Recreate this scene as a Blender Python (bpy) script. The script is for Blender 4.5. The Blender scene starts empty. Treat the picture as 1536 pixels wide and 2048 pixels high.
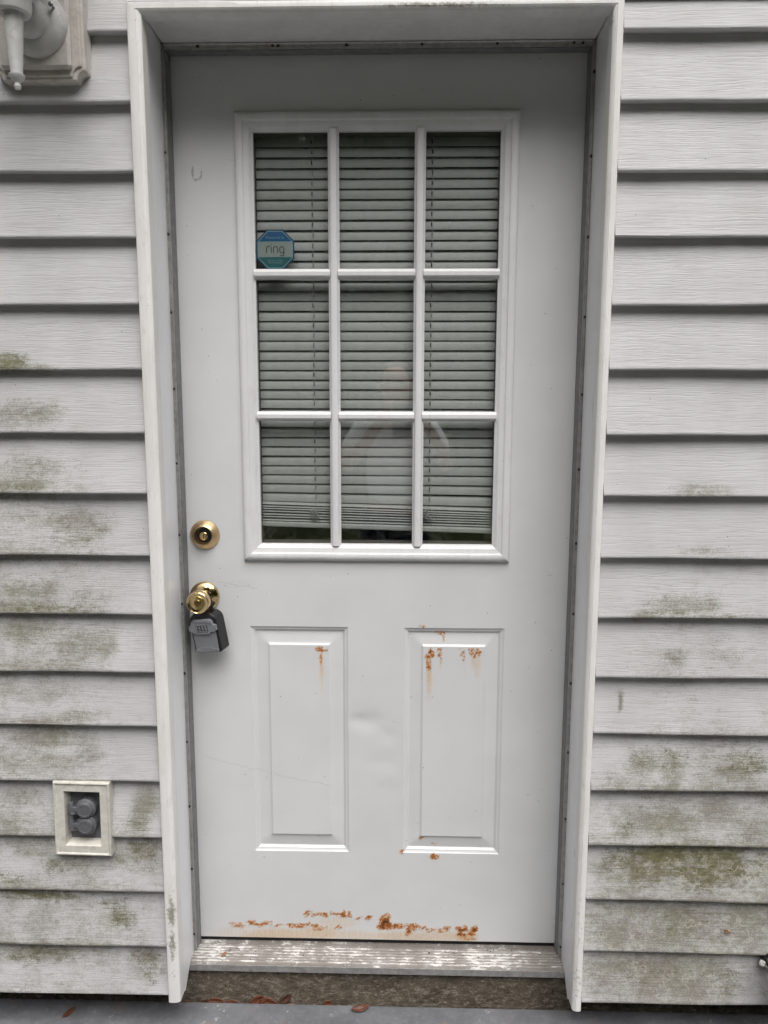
import bpy, bmesh, math, random
import numpy as np
from mathutils import Vector, Matrix, Euler

R = math.radians
random.seed(7)
rng = np.random.default_rng(11)
scene = bpy.context.scene
col = scene.collection

# ------------------------------------------------------------------ camera
CAM = np.array([.05335, -1.64813, 1.28496])
FPX, PW, PH = 1480.0, 1536, 2048
_p, _y, _r = R(7.999), R(-1.387), R(.118)
FW = np.array([math.sin(_y)*math.cos(_p), math.cos(_y)*math.cos(_p), -math.sin(_p)])
_rt = np.array([math.cos(_y), -math.sin(_y), 0.0])
_up = np.cross(_rt, FW)
RT = _rt*math.cos(_r) + _up*math.sin(_r)
UP = -_rt*math.sin(_r) + _up*math.cos(_r)
cd = bpy.data.cameras.new('camera')
cam = bpy.data.objects.new('camera', cd)
col.objects.link(cam)
cd.sensor_fit = 'VERTICAL'; cd.sensor_height = 36.0; cd.lens = FPX/PH*36.0
cd.clip_start = .01; cd.clip_end = 1000
cam.matrix_world = Matrix(((RT[0], UP[0], -FW[0], CAM[0]), (RT[1], UP[1], -FW[1], CAM[1]),
                           (RT[2], UP[2], -FW[2], CAM[2]), (0, 0, 0, 1)))
scene.camera = cam

def un(u, v, Y=None, Z=None):
    """photo pixel -> point on the plane y=Y or z=Z"""
    d = FW + RT*(u-PW/2)/FPX - UP*(v-PH/2)/FPX
    t = (Y-CAM[1])/d[1] if Y is not None else (Z-CAM[2])/d[2]
    return CAM + d*t

# ------------------------------------------------------------------ light: overcast day
SUN_EL, SUN_AZ = 62.0, 160.0
w = bpy.data.worlds.new('World'); scene.world = w; w.use_nodes = True
wn = w.node_tree; wn.nodes.clear()
sky = wn.nodes.new('ShaderNodeTexSky'); sky.sky_type = 'NISHITA'; sky.sun_disc = False
sky.sun_elevation = R(SUN_EL); sky.sun_rotation = R(SUN_AZ); sky.dust_density = 6.0; sky.air_density = 1.0; sky.ozone_density = 1.0
hs = wn.nodes.new('ShaderNodeHueSaturation'); hs.inputs['Saturation'].default_value = .14
bg = wn.nodes.new('ShaderNodeBackground'); bg.inputs['Strength'].default_value = .05
wo = wn.nodes.new('ShaderNodeOutputWorld')
wn.links.new(sky.outputs[0], hs.inputs['Color']); wn.links.new(hs.outputs[0], bg.inputs['Color']); wn.links.new(bg.outputs[0], wo.inputs[0])
sl = bpy.data.lights.new('sun', 'SUN'); sl.energy = 1.5; sl.angle = R(64); sl.color = (1.0, .982, .968)
so = bpy.data.objects.new('sun', sl); col.objects.link(so)
_el, _az = R(SUN_EL), R(SUN_AZ)
_sd = Vector((math.cos(_el)*math.sin(_az), math.cos(_el)*math.cos(_az), math.sin(_el)))
so.rotation_euler = _sd.to_track_quat('Z', 'Y').to_euler(); so.location = (0, -4, 8)
vs = scene.view_settings
vs.view_transform = 'Standard'; vs.look = 'None'; vs.gamma = 1.0; vs.use_curve_mapping = False
vs.exposure = 1.36
scene.render.engine = 'CYCLES'
scene.cycles.use_denoising = True
scene.cycles.max_bounces = 5; scene.cycles.diffuse_bounces = 3; scene.cycles.adaptive_threshold = .02
scene.cycles.caustics_reflective = False; scene.cycles.caustics_refractive = False

# ------------------------------------------------------------------ node helper
class G:
    def __init__(s, name):
        s.m = bpy.data.materials.new(name); s.m.use_nodes = True
        s.t = s.m.node_tree; s.t.nodes.clear()
        s.out = s.t.nodes.new('ShaderNodeOutputMaterial')
    def put(s, sock, v):
        if isinstance(v, bpy.types.NodeSocket): s.t.links.new(v, sock)
        elif v is not None:
            if sock.type == 'RGBA' and not hasattr(v, '__len__'): v = (v, v, v, 1)
            if sock.type == 'RGBA' and len(v) == 3: v = (*v, 1)
            sock.default_value = v
    def n(s, typ, ins=None, **pr):
        nd = s.t.nodes.new(typ)
        for k, v in pr.items(): setattr(nd, k, v)
        for k, v in (ins or {}).items(): s.put(nd.inputs[k], v)
        return nd
    def math(s, op, a, b=None, c=None, clamp=False):
        return s.n('ShaderNodeMath', {i: v for i, v in enumerate((a, b, c)) if v is not None}, operation=op, use_clamp=clamp).outputs[0]
    def add(s, a, b): return s.math('ADD', a, b)
    def mul(s, a, b): return s.math('MULTIPLY', a, b)
    def mix(s, f, a, b, mode='MIX'):
        nd = s.n('ShaderNodeMix', data_type='RGBA', blend_type=mode)
        s.put(nd.inputs[0], f); s.put(nd.inputs[6], a); s.put(nd.inputs[7], b)
        return nd.outputs[2]
    def step(s, v, lo, hi, a=0.0, b=1.0):
        return s.n('ShaderNodeMapRange', {'Value': v, 'From Min': lo, 'From Max': hi, 'To Min': a, 'To Max': b}, interpolation_type='SMOOTHSTEP').outputs[0]
    def obj(s): return s.n('ShaderNodeTexCoord').outputs['Object']
    def rand(s): return s.n('ShaderNodeObjectInfo').outputs['Random']
    def xyz(s, v): return s.n('ShaderNodeSeparateXYZ', {0: v}).outputs
    def comb(s, x, y, z): return s.n('ShaderNodeCombineXYZ', {0: x, 1: y, 2: z}).outputs[0]
    def noise(s, v, sc, det=2.0, ro=.5, dis=0.0):
        return s.n('ShaderNodeTexNoise', {'Vector': v, 'Scale': sc, 'Detail': det, 'Roughness': ro, 'Distortion': dis}).outputs[0]
    def vor(s, v, sc, feat='F1'):
        return s.n('ShaderNodeTexVoronoi', {'Vector': v, 'Scale': sc}, feature=feat)
    def attr(s, nm):
        return s.n('ShaderNodeSeparateColor', {0: s.n('ShaderNodeAttribute', attribute_name=nm).outputs['Color']}).outputs
    def bump(s, h, dist, st=1.0, nrm=None):
        nd = s.n('ShaderNodeBump', {'Height': h, 'Distance': dist, 'Strength': st})
        if nrm is not None: s.put(nd.inputs['Normal'], nrm)
        return nd.outputs[0]
    def bsdf(s, c, ro=.5, metal=0.0, nrm=None, spec=.5, **ex):
        b = s.n('ShaderNodeBsdfPrincipled')
        s.put(b.inputs['Base Color'], c); s.put(b.inputs['Roughness'], ro); s.put(b.inputs['Metallic'], metal)
        s.put(b.inputs['Specular IOR Level'], spec)
        if nrm is not None: s.put(b.inputs['Normal'], nrm)
        for k, v in ex.items(): s.put(b.inputs[k], v)
        s.t.links.new(b.outputs[0], s.out.inputs[0])
        return s.m

MAT = {}
def simple(name, c, ro=.5, metal=0.0, var=.12, sc=40.0, bump=0.0, bsc=300.0, spec=.5, dirt=None, dirt_amt=.5, dirt_sc=25.0):
    g = G(name); o = g.obj()
    n1 = g.noise(o, sc, 4, .6)
    cc = g.mix(g.step(n1, .3, .7), tuple(x*(1-var) for x in c), tuple(min(1, x*(1+var*.5)) for x in c))
    if dirt is not None:
        cc = g.mix(g.mul(g.step(g.noise(o, dirt_sc, 6, .7, .6), .5, .72), dirt_amt), cc, dirt)
    nr = g.bump(g.noise(o, bsc, 3, .6), .001, bump) if bump else None
    MAT[name] = g.bsdf(cc, g.step(n1, .2, .8, ro*.85, min(1, ro*1.15)), metal, nr, spec)
    return MAT[name]

# vinyl siding: embossed wood grain, algae from the 'stain' attribute (r green, g grime, b grazed trails)
def mk_siding():
    g = G('vinyl_siding'); o = g.obj(); x, y, z = g.xyz(o); rd = g.mul(g.rand(), 60.0)
    warp = g.noise(g.comb(g.add(g.mul(x, 7.0), rd), rd, g.mul(z, 34.0)), 1.0, 3, .55)
    warp2 = g.noise(g.comb(g.add(g.mul(x, 22.0), rd), rd, g.mul(z, 60.0)), 1.0, 1, .5)
    zw = g.add(z, g.add(g.mul(g.math('SUBTRACT', warp, .5), .015), g.mul(g.math('SUBTRACT', warp2, .5), .004)))
    v = g.comb(g.add(g.mul(x, 5.0), rd), rd, g.mul(zw, 290.0))
    g1 = g.noise(v, 1.0, 2, .55)
    g2 = g.noise(g.comb(g.add(g.mul(x, 20.0), rd), rd, g.mul(zw, 420.0)), 1.0, 2, .6)
    groove = g.step(g.math('ABSOLUTE', g.math('SUBTRACT', g1, .5)), 0.0, .075, 1.0, 0.0)
    fine = g.step(g2, .3, .62)
    h = g.add(g.mul(groove, -1.0), g.mul(fine, .45))
    st = g.attr('stain')
    big = g.noise(o, 9.0, 4, .6)
    mid = g.noise(g.comb(x, y, g.mul(z, 1.6)), 55.0, 5, .7, .4)
    fin = g.noise(o, 330.0, 3, .7)
    base = g.mix(g.step(big, .3, .75), (.52, .513, .512), (.585, .579, .58))
    base = g.mix(g.mul(g.step(g.noise(g.comb(x, y, g.mul(z, 3.0)), 14.0, 5, .7), .5, .8), .22), base, (.55, .49, .50))
    base = g.mix(g.mul(groove, .16), base, (.30, .28, .25))
    # general grime
    gm = g.add(st[1], g.mul(g.step(st[1], 0.0, .3), g.add(g.mul(g.math('SUBTRACT', mid, .5), 1.0), g.mul(g.math('SUBTRACT', fin, .5), 1.1))))
    gm = g.add(gm, g.mul(g.step(st[1], 0.0, .3), g.mul(g.math('SUBTRACT', g.noise(o, 17.0, 3, .6), .5), .8)))
    gm = g.step(g.add(gm, g.mul(groove, .10)), .12, 1.0)
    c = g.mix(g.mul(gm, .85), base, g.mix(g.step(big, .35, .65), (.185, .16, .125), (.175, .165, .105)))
    # green algae
    al = g.add(st[0], g.add(g.mul(g.math('SUBTRACT', mid, .5), 1.3), g.mul(g.math('SUBTRACT', fin, .5), .8)))
    al = g.step(g.add(al, g.mul(groove, .12)), .25, .95)
    c = g.mix(g.mul(al, .84), c, g.mix(g.step(mid, .35, .65), (.155, .14, .045), (.10, .095, .035)))
    # pale grazed trails
    wv = g.n('ShaderNodeVectorMath', {0: o, 1: g.n('ShaderNodeVectorMath', {0: g.n('ShaderNodeTexNoise', {'Vector': o, 'Scale': 70.0, 'Detail': 3.0}).outputs[1], 'Scale': .03}, operation='SCALE').outputs[0]}, operation='ADD').outputs[0]
    ed = g.vor(wv, 46.0, 'DISTANCE_TO_EDGE').outputs[0]
    tr = g.mul(g.step(ed, .02, .07, 1.0, 0.0), g.step(g.noise(o, 38.0, 3, .6), .47, .62))
    c = g.mix(g.mul(g.mul(tr, st[2]), .62), c, (.52, .50, .42))
    spk = g.step(g.vor(o, 55.0).outputs[0], .05, .075, 1.0, 0.0)
    c = g.mix(g.mul(g.mul(spk, g.step(g.noise(o, 31.0, 1), .60, .66)), .8), c, (.06, .055, .05))
    MAT['siding'] = g.bsdf(c, .48, 0, g.bump(h, .0006, .38), .4)
mk_siding()

# painted steel door: rust from the 'rust' attribute (r core, g bleed, b scuff and painted dent shade)
def mk_door():
    g = G('painted_steel_door'); o = g.obj(); x, y, z = g.xyz(o)
    st = g.attr('rust')
    big = g.noise(o, 5.0, 3, .6)
    base = g.mix(g.step(big, .3, .7), (.640, .640, .641), (.68, .68, .681))
    fin = g.noise(o, 420.0, 4, .7); mid = g.noise(o, 165.0, 5, .78, .6)
    drip = g.noise(g.comb(g.mul(x, 330.0), 0.0, g.mul(z, 26.0)), 1.0, 4, .65)
    bl = g.step(g.add(st[1], g.add(g.mul(g.math('SUBTRACT', drip, .5), .9), g.mul(g.math('SUBTRACT', mid, .5), .6))), .22, 1.0)
    c = g.mix(g.mul(bl, .95), base, g.mix(g.step(fin, .35, .65), (.60, .41, .24), (.66, .52, .37)))
    rc = g.add(g.mul(st[0], 1.05), g.mul(g.step(st[0], 0.0, .25), g.add(g.mul(g.math('SUBTRACT', mid, .5), 3.4), g.mul(g.math('SUBTRACT', fin, .5), 1.6))))
    halo = g.step(rc, .16, .52); core = g.step(rc, .42, .74); dark = g.step(rc, .85, 1.2)
    c = g.mix(g.mul(halo, .85), c, (.58, .29, .09))
    c = g.mix(core, c, g.mix(g.step(fin, .4, .6), (.27, .07, .012), (.50, .175, .032)))
    c = g.mix(g.mul(dark, .9), c, (.045, .018, .008))
    sc = g.step(g.add(st[2], g.add(g.mul(g.math('SUBTRACT', mid, .5), 1.6), g.mul(g.math('SUBTRACT', fin, .5), .8))), .55, .9)
    c = g.mix(g.mul(sc, .6), c, (.17, .15, .14))
    spk = g.step(g.vor(o, 40.0).outputs[0], .035, .055, 1.0, 0.0)
    c = g.mix(g.mul(g.mul(spk, g.step(g.noise(o, 23.0, 1), .50, .56)), .85), c, (.05, .045, .04))
    for (u0, v0, u1, v1, A_, wd) in ((405, 1512, 545, 1548, .010, .0007), (545, 1548, 665, 1572, .008, .0009), (610, 1660, 640, 1705, .004, .0006), (430, 1162, 520, 1178, .012, .0009), (445, 318, 478, 322, .004, .0008), (1090, 1150, 1110, 1152, .004, .0012)):
        p0, p1 = un(u0, v0, Y=0), un(u1, v1, Y=0); k_ = (p1[2]-p0[2])/(p1[0]-p0[0])
        wob = g.mul(g.math('SUBTRACT', g.noise(g.comb(g.mul(x, 26.0), float(u0), 0.0), 1.0, 3, .6), .5), A_*2)
        dz = g.math('ABSOLUTE', g.math('SUBTRACT', z, g.add(g.math('MULTIPLY_ADD', x, float(k_), float(p0[2]-k_*p0[0])), wob)))
        inx = g.mul(g.step(x, float(p0[0]), float(p0[0])+.01), g.step(x, float(p1[0])-.01, float(p1[0]), 1.0, 0.0))
        c = g.mix(g.mul(g.mul(g.step(dz, wd*.4, wd*1.3, 1.0, 0.0), inx), .26), c, (.22, .20, .19))
    flake = g.step(rc, .1, .5)
    brush = g.noise(g.comb(g.mul(x, 60.0), 0.0, g.mul(z, 800.0)), 1.0, 2, .5)
    tex = g.add(g.mul(g.noise(o, 900.0, 2, .5), .15), g.mul(brush, .2))
    h = g.add(tex, g.mul(g.mul(flake, fin), 3.0))
    h2 = g.mul(g.noise(o, 11.0, 2, .5), 1.0)
    nr = g.bump(h2, .0022, .5)
    nr = g.bump(h, .0005, .5, nr)
    ro = g.mix(core, (.37, .37, .37), (.9, .9, .9))
    MAT['door'] = g.bsdf(c, ro, 0, nr, .5)
mk_door()

def mk_trim(name, c1, c2, ro, dirtc, amt, green=0.0):
    g = G(name); o = g.obj(); x, y, z = g.xyz(o)
    sv = g.comb(g.mul(x, 1.0), g.mul(y, 1.0), g.mul(z, .25))
    big = g.noise(sv, 18.0, 4, .65)
    c = g.mix(g.step(big, .3, .7), c1, c2)
    d = g.step(g.noise(sv, 90.0, 6, .75, .5), .52, .75)
    c = g.mix(g.mul(d, amt), c, dirtc)
    st = g.attr('stain')
    mid = g.noise(o, 130.0, 5, .75)
    al = g.step(g.add(st[0], g.mul(g.math('SUBTRACT', mid, .5), 1.6)), .35, .8)
    c = g.mix(g.mul(al, .75), c, (.16, .15, .085))
    br = g.step(g.add(st[1], g.mul(g.math('SUBTRACT', mid, .5), 1.2)), .35, .85)
    c = g.mix(g.mul(br, .8), c, (.17, .12, .085))
    spk = g.step(g.vor(o, 70.0).outputs[0], .05, .075, 1.0, 0.0)
    c = g.mix(g.mul(g.mul(spk, g.step(g.noise(o, 31.0, 1), .58, .64)), .7), c, (.07, .06, .05))
    MAT[name] = g.bsdf(c, ro, 0, g.bump(g.noise(o, 260.0, 3, .6), .0003, .5), .5)
mk_trim('trim_white', (.75, .735, .71), (.83, .82, .80), .42, (.42, .38, .33), .35)
mk_trim('jamb_white', (.84, .84, .86), (.88, .88, .90), .32, (.48, .46, .46), .25)
mk_trim('window_white', (.68, .675, .67), (.74, .735, .73), .42, (.42, .38, .35), .28)
simple('aluminium', (.44, .43, .415), .38, .6, .22, 60, .3, dirt=(.20, .15, .12), dirt_amt=.5, dirt_sc=30)
simple('caulk', (.36, .30, .26), .8, 0, .4, 60, .5, 200)
simple('gasket', (.20, .20, .205), .6, 0, .2, 60)
simple('screw_dark', (.03, .025, .022), .6)
simple('brass', (.80, .60, .33), .12, 1.0, .08, 30)
simple('brass_satin', (.76, .55, .31), .32, 1.0, .10, 60)
simple('brass_dark', (.30, .19, .07), .35, 1.0, .2, 120)
simple('black_plastic', (.009, .009, .010), .42, 0, .2, 80, .3, 900)
simple('grey_plastic', (.185, .19, .20), .42, 0, .08, 60, .15, 1200)
simple('dial_light', (.5, .5, .5), .3, .6)
simple('cream_vinyl', (.62, .595, .535), .5, 0, .12, 60, .2, 500, dirt=(.36, .29, .20), dirt_amt=.45, dirt_sc=70)
simple('outlet_grey', (.125, .125, .135), .5, .1, .15, 90, .3, 600)
simple('lamp_block', (.62, .58, .54), .5, 0, .12, 40, .15, 600, dirt=(.36, .31, .26), dirt_amt=.5, dirt_sc=35)
simple('lamp_white', (.58, .575, .56), .45, 0, .10, 50, .2, 500, dirt=(.34, .31, .28), dirt_amt=.4, dirt_sc=45)
simple('lamp_glass', (.6, .6, .55), .2)
simple('blind_vinyl', (.44, .445, .43), .45, 0, .08, 30)
simple('cord', (.45, .45, .43), .8)
simple('room_dark', (.12, .11, .10), .9)
simple('sheathing', (.10, .09, .08), .9)
simple('sticker_navy', (.010, .065, .145), .5, 0, .05)
simple('sticker_blue', (.006, .105, .27), .5, 0, .05)
simple('sticker_teal', (.020, .125, .135), .5, 0, .05)
simple('sticker_pale', (.33, .375, .355), .5, 0, .05)
simple('sticker_line', (.24, .40, .47), .5, 0, .05)
simple('sticker_ink', (.03, .055, .06), .5, 0, .05)
simple('leaf_brown', (.125, .042, .02), .55, 0, .45, 60, .3, 300)
simple('leaf_dark', (.075, .035, .022), .6, 0, .4, 60, .3, 300)
simple('leaf_tan', (.30, .15, .07), .6, 0, .4, 80, .3, 300)
simple('soil', (.045, .035, .025), .95, 0, .5, 80, .8, 120)
simple('debris', (.02, .014, .01), .9)
simple('putty', (.55, .52, .48), .8, 0, .2, 120, .5, 200)
simple('galvanised', (.32, .32, .33), .38, .8, .3, 90, .3)
simple('downspout', (.42, .41, .28), .5, 0, .15, 30)
simple('skin', (.56, .33, .25), .5, 0, .06, 12)
simple('shirt', (.84, .85, .88), .8, 0, .05, 10, .4, 60)
simple('trousers', (.04, .045, .06), .85)
simple('hair', (.035, .022, .015), .6)
simple('phone_black', (.015, .015, .017), .25)
simple('roof_grey', (.10, .10, .10), .9)

def mk_threshold():
    g = G('threshold_metal'); o = g.obj(); x, y, z = g.xyz(o)
    n1 = g.noise(g.comb(g.mul(x, 7.0), g.mul(y, 300.0), 0.0), 1.0, 3, .7)
    n2 = g.noise(g.comb(g.mul(x, 38.0), g.mul(y, 110.0), 0.0), 1.0, 5, .75, .4)
    n3 = g.noise(g.comb(x, g.mul(y, .4), 0.0), 6.0, 3, .7)
    base = g.mix(g.step(n3, .3, .7), (.22, .20, .182), (.385, .365, .345))
    base = g.mix(g.mul(g.step(n1, .5, .7), .6), base, (.17, .135, .11))
    ridge = g.step(z, .0184, .0194)                       # paint survives on the ribs, dirt packs the grooves
    base = g.mix(g.mul(g.math('SUBTRACT', 1.0, ridge), .35), base, (.13, .105, .085))
    wp = g.step(g.add(g.mul(n1, .25), g.add(g.mul(n2, .85), g.add(g.mul(n3, .60), g.mul(ridge, .08)))), .91, 1.0)
    c = g.mix(g.mul(wp, .9), base, (.72, .70, .67))
    c = g.mix(g.mul(g.step(g.noise(o, 120.0, 4, .8), .58, .72), .7), c, (.08, .06, .05))
    MAT['threshold'] = g.bsdf(c, .55, .12, g.bump(n2, .0005, .5), .4)
mk_threshold()

def mk_concrete():
    g = G('rough_concrete'); o = g.obj(); x, y, z = g.xyz(o)
    n1 = g.noise(o, 14.0, 5, .7); n2 = g.noise(g.comb(x, y, g.mul(z, 1.8)), 75.0, 6, .8); n3 = g.noise(o, 420.0, 3, .7)
    c = g.mix(g.step(n1, .3, .7), (.125, .10, .072), (.225, .188, .143))
    c = g.mix(g.mul(g.step(n2, .52, .62), .75), c, (.44, .40, .34))
    c = g.mix(g.mul(g.step(n2, .5, .32), .8), c, (.05, .045, .033))
    c = g.mix(g.mul(g.step(g.noise(o, 7.0, 4, .7), .52, .66), .6), c, (.055, .05, .03))
    gn = g.step(g.vor(o, 240.0).outputs[0], .12, .28, 1.0, 0.0)
    c = g.mix(g.mul(g.mul(gn, g.step(n3, .45, .6)), .7), c, (.50, .45, .38))
    MAT['concrete'] = g.bsdf(c, .95, 0, g.bump(g.add(n2, g.mul(n3, .3)), .009, .9), .2)
mk_concrete()

def mk_patio():
    g = G('grey_painted_patio'); o = g.obj()
    n1 = g.noise(o, 10.0, 5, .65); n2 = g.noise(o, 90.0, 5, .7)
    c = g.mix(g.step(n1, .3, .7), (.12, .122, .132), (.185, .188, .20))
    c = g.mix(g.mul(g.step(n2, .5, .75), .3), c, (.34, .34, .35))
    sp = g.step(g.add(g.mul(g.noise(o, 55.0, 6, .8), .7), g.mul(g.noise(o, 5.0, 2), .4)), .62, .69)
    c = g.mix(g.mul(sp, .8), c, (.62, .61, .60))
    c = g.mix(g.mul(g.step(g.noise(o, 130.0, 4, .8), .64, .72), .8), c, (.05, .045, .04))
    c = g.mix(g.mul(g.step(g.noise(o, 13.0, 3, .6), .60, .72), .45), c, (.27, .17, .11))
    MAT['patio'] = g.bsdf(c, .5, 0, g.bump(g.add(n2, g.noise(o, 500.0, 3, .7)), .0025, .8), .5)
mk_patio()

def mk_grass():
    g = G('lawn'); o = g.obj()
    c = g.mix(g.noise(o, 3.0, 5, .7), (.04, .06, .018), (.10, .105, .045))
    MAT['lawn'] = g.bsdf(c, .9, 0, g.bump(g.noise(o, 40.0, 4, .7), .03, .8), .2)
    g = G('foliage'); o = g.obj()
    c = g.mix(g.step(g.noise(o, 1.3, 4, .7), .35, .65), (.04, .07, .018), (.12, .16, .055))
    MAT['foliage'] = g.bsdf(c, .55, 0, None, .4)
mk_grass()

def mk_glass():
    g = G('window_glass'); o = g.obj()
    gm_ = g.n('ShaderNodeNewGeometry')
    cs = g.math('ABSOLUTE', g.n('ShaderNodeVectorMath', {0: gm_.outputs['Normal'], 1: gm_.outputs['Incoming']}, operation='DOT_PRODUCT').outputs['Value'])
    fr = g.math('MULTIPLY_ADD', g.math('POWER', g.math('SUBTRACT', 1.0, cs), 5.0), .96, .04)
    f = g.math('MULTIPLY', fr, 3.9, clamp=True)          # double glazing: four glass surfaces
    wob = g.bump(g.noise(o, 5.0, 2, .5), .002, .25)
    gl = g.n('ShaderNodeBsdfGlossy', {'Color': (.92, .97, .95, 1), 'Roughness': .02, 'Normal': wob})
    tr = g.n('ShaderNodeBsdfTransparent', {'Color': (.955, .97, .955, 1)})
    dust = g.n('ShaderNodeBsdfDiffuse', {'Color': (.45, .46, .44, 1)})
    mx = g.n('ShaderNodeMixShader', {0: f, 1: tr.outputs[0], 2: gl.outputs[0]})
    sm = g.mul(g.step(g.noise(o, 22.0, 5, .75, 1.2), .46, .75), .07)
    mx2 = g.n('ShaderNodeMixShader', {0: sm, 1: mx.outputs[0], 2: dust.outputs[0]})
    g.t.links.new(mx2.outputs[0], g.out.inputs[0])
    MAT['glass'] = g.m
mk_glass()

# ------------------------------------------------------------------ mesh helper
class MB:
    def __init__(s): s.v = []; s.f = []; s.sm = []
    def add(s, vs, fs, smooth=False):
        b = len(s.v); s.v += [tuple(map(float, q)) for q in vs]
        for q in fs: s.f.append(tuple(i+b for i in q)); s.sm.append(smooth)
        return s
    def box(s, x0, x1, y0, y1, z0, z1):
        vs = [(x, y, z) for x in (x0, x1) for y in (y0, y1) for z in (z0, z1)]
        return s.add(vs, [(0, 1, 3, 2), (4, 6, 7, 5), (0, 4, 5, 1), (2, 3, 7, 6), (0, 2, 6, 4), (1, 5, 7, 3)])
    def prism(s, poly, a0, a1, axis='y', smooth=False):
        """poly: 2D points in the plane across `axis` (y: x,z; x: y,z; z: x,y)"""
        def P(q, a): return (q[0], a, q[1]) if axis == 'y' else ((a, q[0], q[1]) if axis == 'x' else (q[0], q[1], a))
        n = len(poly); vs = [P(q, a0) for q in poly] + [P(q, a1) for q in poly]
        s.add(vs, [tuple(range(n)), tuple(range(2*n-1, n-1, -1))])
        b = len(s.v) - 2*n
        for i in range(n):
            j = (i+1) % n; s.f.append((b+i, b+n+i, b+n+j, b+j)); s.sm.append(smooth)
        return s
    def lathe(s, prof, c, ax=(0, -1, 0), n=40, smooth=True):
        """prof: (radius, distance along ax)"""
        ax = Vector(ax).normalized(); u = ax.orthogonal().normalized(); v = ax.cross(u); c = Vector(c)
        vs = []
        for r, t in prof:
            for k in range(n):
                a = 2*math.pi*k/n; vs.append(c + ax*t + (u*math.cos(a) + v*math.sin(a))*r)
        fs = []
        for i in range(len(prof)-1):
            for k in range(n):
                k2 = (k+1) % n; fs.append((i*n+k, i*n+k2, (i+1)*n+k2, (i+1)*n+k))
        fs.append(tuple(range(n-1, -1, -1))); fs.append(tuple((len(prof)-1)*n+k for k in range(n)))
        return s.add(vs, fs, smooth)
    def tube(s, pts, r, n=8):
        pts = [Vector(p) for p in pts]; vs = []; fs = []; m = len(pts)
        rr = r if hasattr(r, '__len__') else [r]*m
        up = None
        for i, p in enumerate(pts):
            d = (pts[min(i+1, m-1)] - pts[max(i-1, 0)]).normalized()
            if up is None: up = d.orthogonal().normalized()
            up = (up - d*up.dot(d)).normalized(); w_ = d.cross(up)
            for k in range(n):
                a = 2*math.pi*k/n; vs.append(p + (up*math.cos(a) + w_*math.sin(a))*rr[i])
        for i in range(m-1):
            for k in range(n):
                k2 = (k+1) % n; fs.append((i*n+k, i*n+k2, (i+1)*n+k2, (i+1)*n+k))
        fs.append(tuple(range(n-1, -1, -1))); fs.append(tuple((m-1)*n+k for k in range(n)))
        return s.add(vs, fs, True)

def wloc(o):
    l = Vector((0, 0, 0))
    while o is not None: l += o.location; o = o.parent
    return l

def fix_normals(me):
    bm = bmesh.new(); bm.from_mesh(me); bmesh.ops.recalc_face_normals(bm, faces=bm.faces); bm.to_mesh(me); bm.free()

def link(name, me, mat, parent=None):
    me.materials.append(MAT[mat])
    o = bpy.data.objects.new(name, me); col.objects.link(o); o.parent = parent
    return o

def part(name, mb, mat, parent=None, bevel=0.0, seg=2, local=False, sharp=35, fixn=True):
    """one mesh object; vertices are given in world space unless local"""
    off = Vector((0, 0, 0)) if (parent is None or local) else wloc(parent)
    me = bpy.data.meshes.new(name)
    me.from_pydata([(x-off.x, y-off.y, z-off.z) for x, y, z in mb.v], [], mb.f)
    if fixn: fix_normals(me)
    me.polygons.foreach_set('use_smooth', mb.sm)
    if any(mb.sm): me.set_sharp_from_angle(angle=R(sharp))
    o = link(name, me, mat, parent)
    if bevel:
        m = o.modifiers.new('bevel', 'BEVEL'); m.width = bevel; m.segments = seg; m.limit_method = 'ANGLE'; m.angle_limit = R(40)
    return o

def tag(o, label, cat, group=None):
    o['label'] = label; o['category'] = cat
    if group: o['group'] = group
    return o
def thing(name, label, cat, loc, group=None):
    o = bpy.data.objects.new(name, None); col.objects.link(o); o.location = loc; o.empty_display_size = .05
    return tag(o, label, cat, group)
def structure(o): o['kind'] = 'structure'; return o

def set_attr(o, name, rgb):
    me = o.data; a = me.color_attributes.new(name, 'FLOAT_COLOR', 'POINT')
    buf = np.ones((len(me.vertices), 4), dtype=np.float32); buf[:, :3] = rgb
    a.data.foreach_set('color', buf.ravel())

def field(X, Z, blobs, Y, soft=False):
    """sum of soft ellipses given in photo pixels on the plane y=Y: (u, v, ru, rv, strength)"""
    out = np.zeros_like(X)
    for u, v, ru, rv, s_ in blobs:
        c = un(u, v, Y=Y); ex = abs(un(u+ru, v, Y=Y)[0]-c[0]); ez = abs(un(u, v+rv, Y=Y)[2]-c[2])
        d = np.sqrt(((X-c[0])/ex)**2 + ((Z-c[2])/ez)**2)
        k_ = np.clip((1.5-d)/1.25, 0, 1); out = np.maximum(out, s_*k_*k_*(3-2*k_)) if soft else np.maximum(out, s_*np.clip((1.35-d)/.9, 0, 1))
    return out

# ------------------------------------------------------------------ the setting
gr = MB().add([(-200, -200, -.25), (200, -200, -.25), (200, 200, -.25), (-200, 200, -.25)], [(0, 1, 2, 3)])
structure(part('ground', gr, 'lawn'))
structure(part('patio', MB().box(-3.2, 3.2, -3.2, -.085, -.30, -.108), 'patio', bevel=.004))
structure(part('gap_soil', MB().box(-3.2, 3.2, -.084, -.061, -.28, -.150), 'soil'))
structure(part('foundation', MB().box(-2.6, 2.6, -.06, .25, -.40, -.0365), 'concrete'))
room = MB()
room.box(-2.6, 2.6, 3.0, 3.1, -.03, 2.7).box(-2.6, -2.5, .06, 3.0, -.03, 2.7).box(2.5, 2.6, .06, 3.0, -.03, 2.7)
room.box(-2.6, 2.6, .06, 3.0, 2.7, 2.8).box(-2.5, 2.5, .06, 3.0, -.035, -.02)
structure(part('interior_room', room, 'room_dark'))

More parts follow.
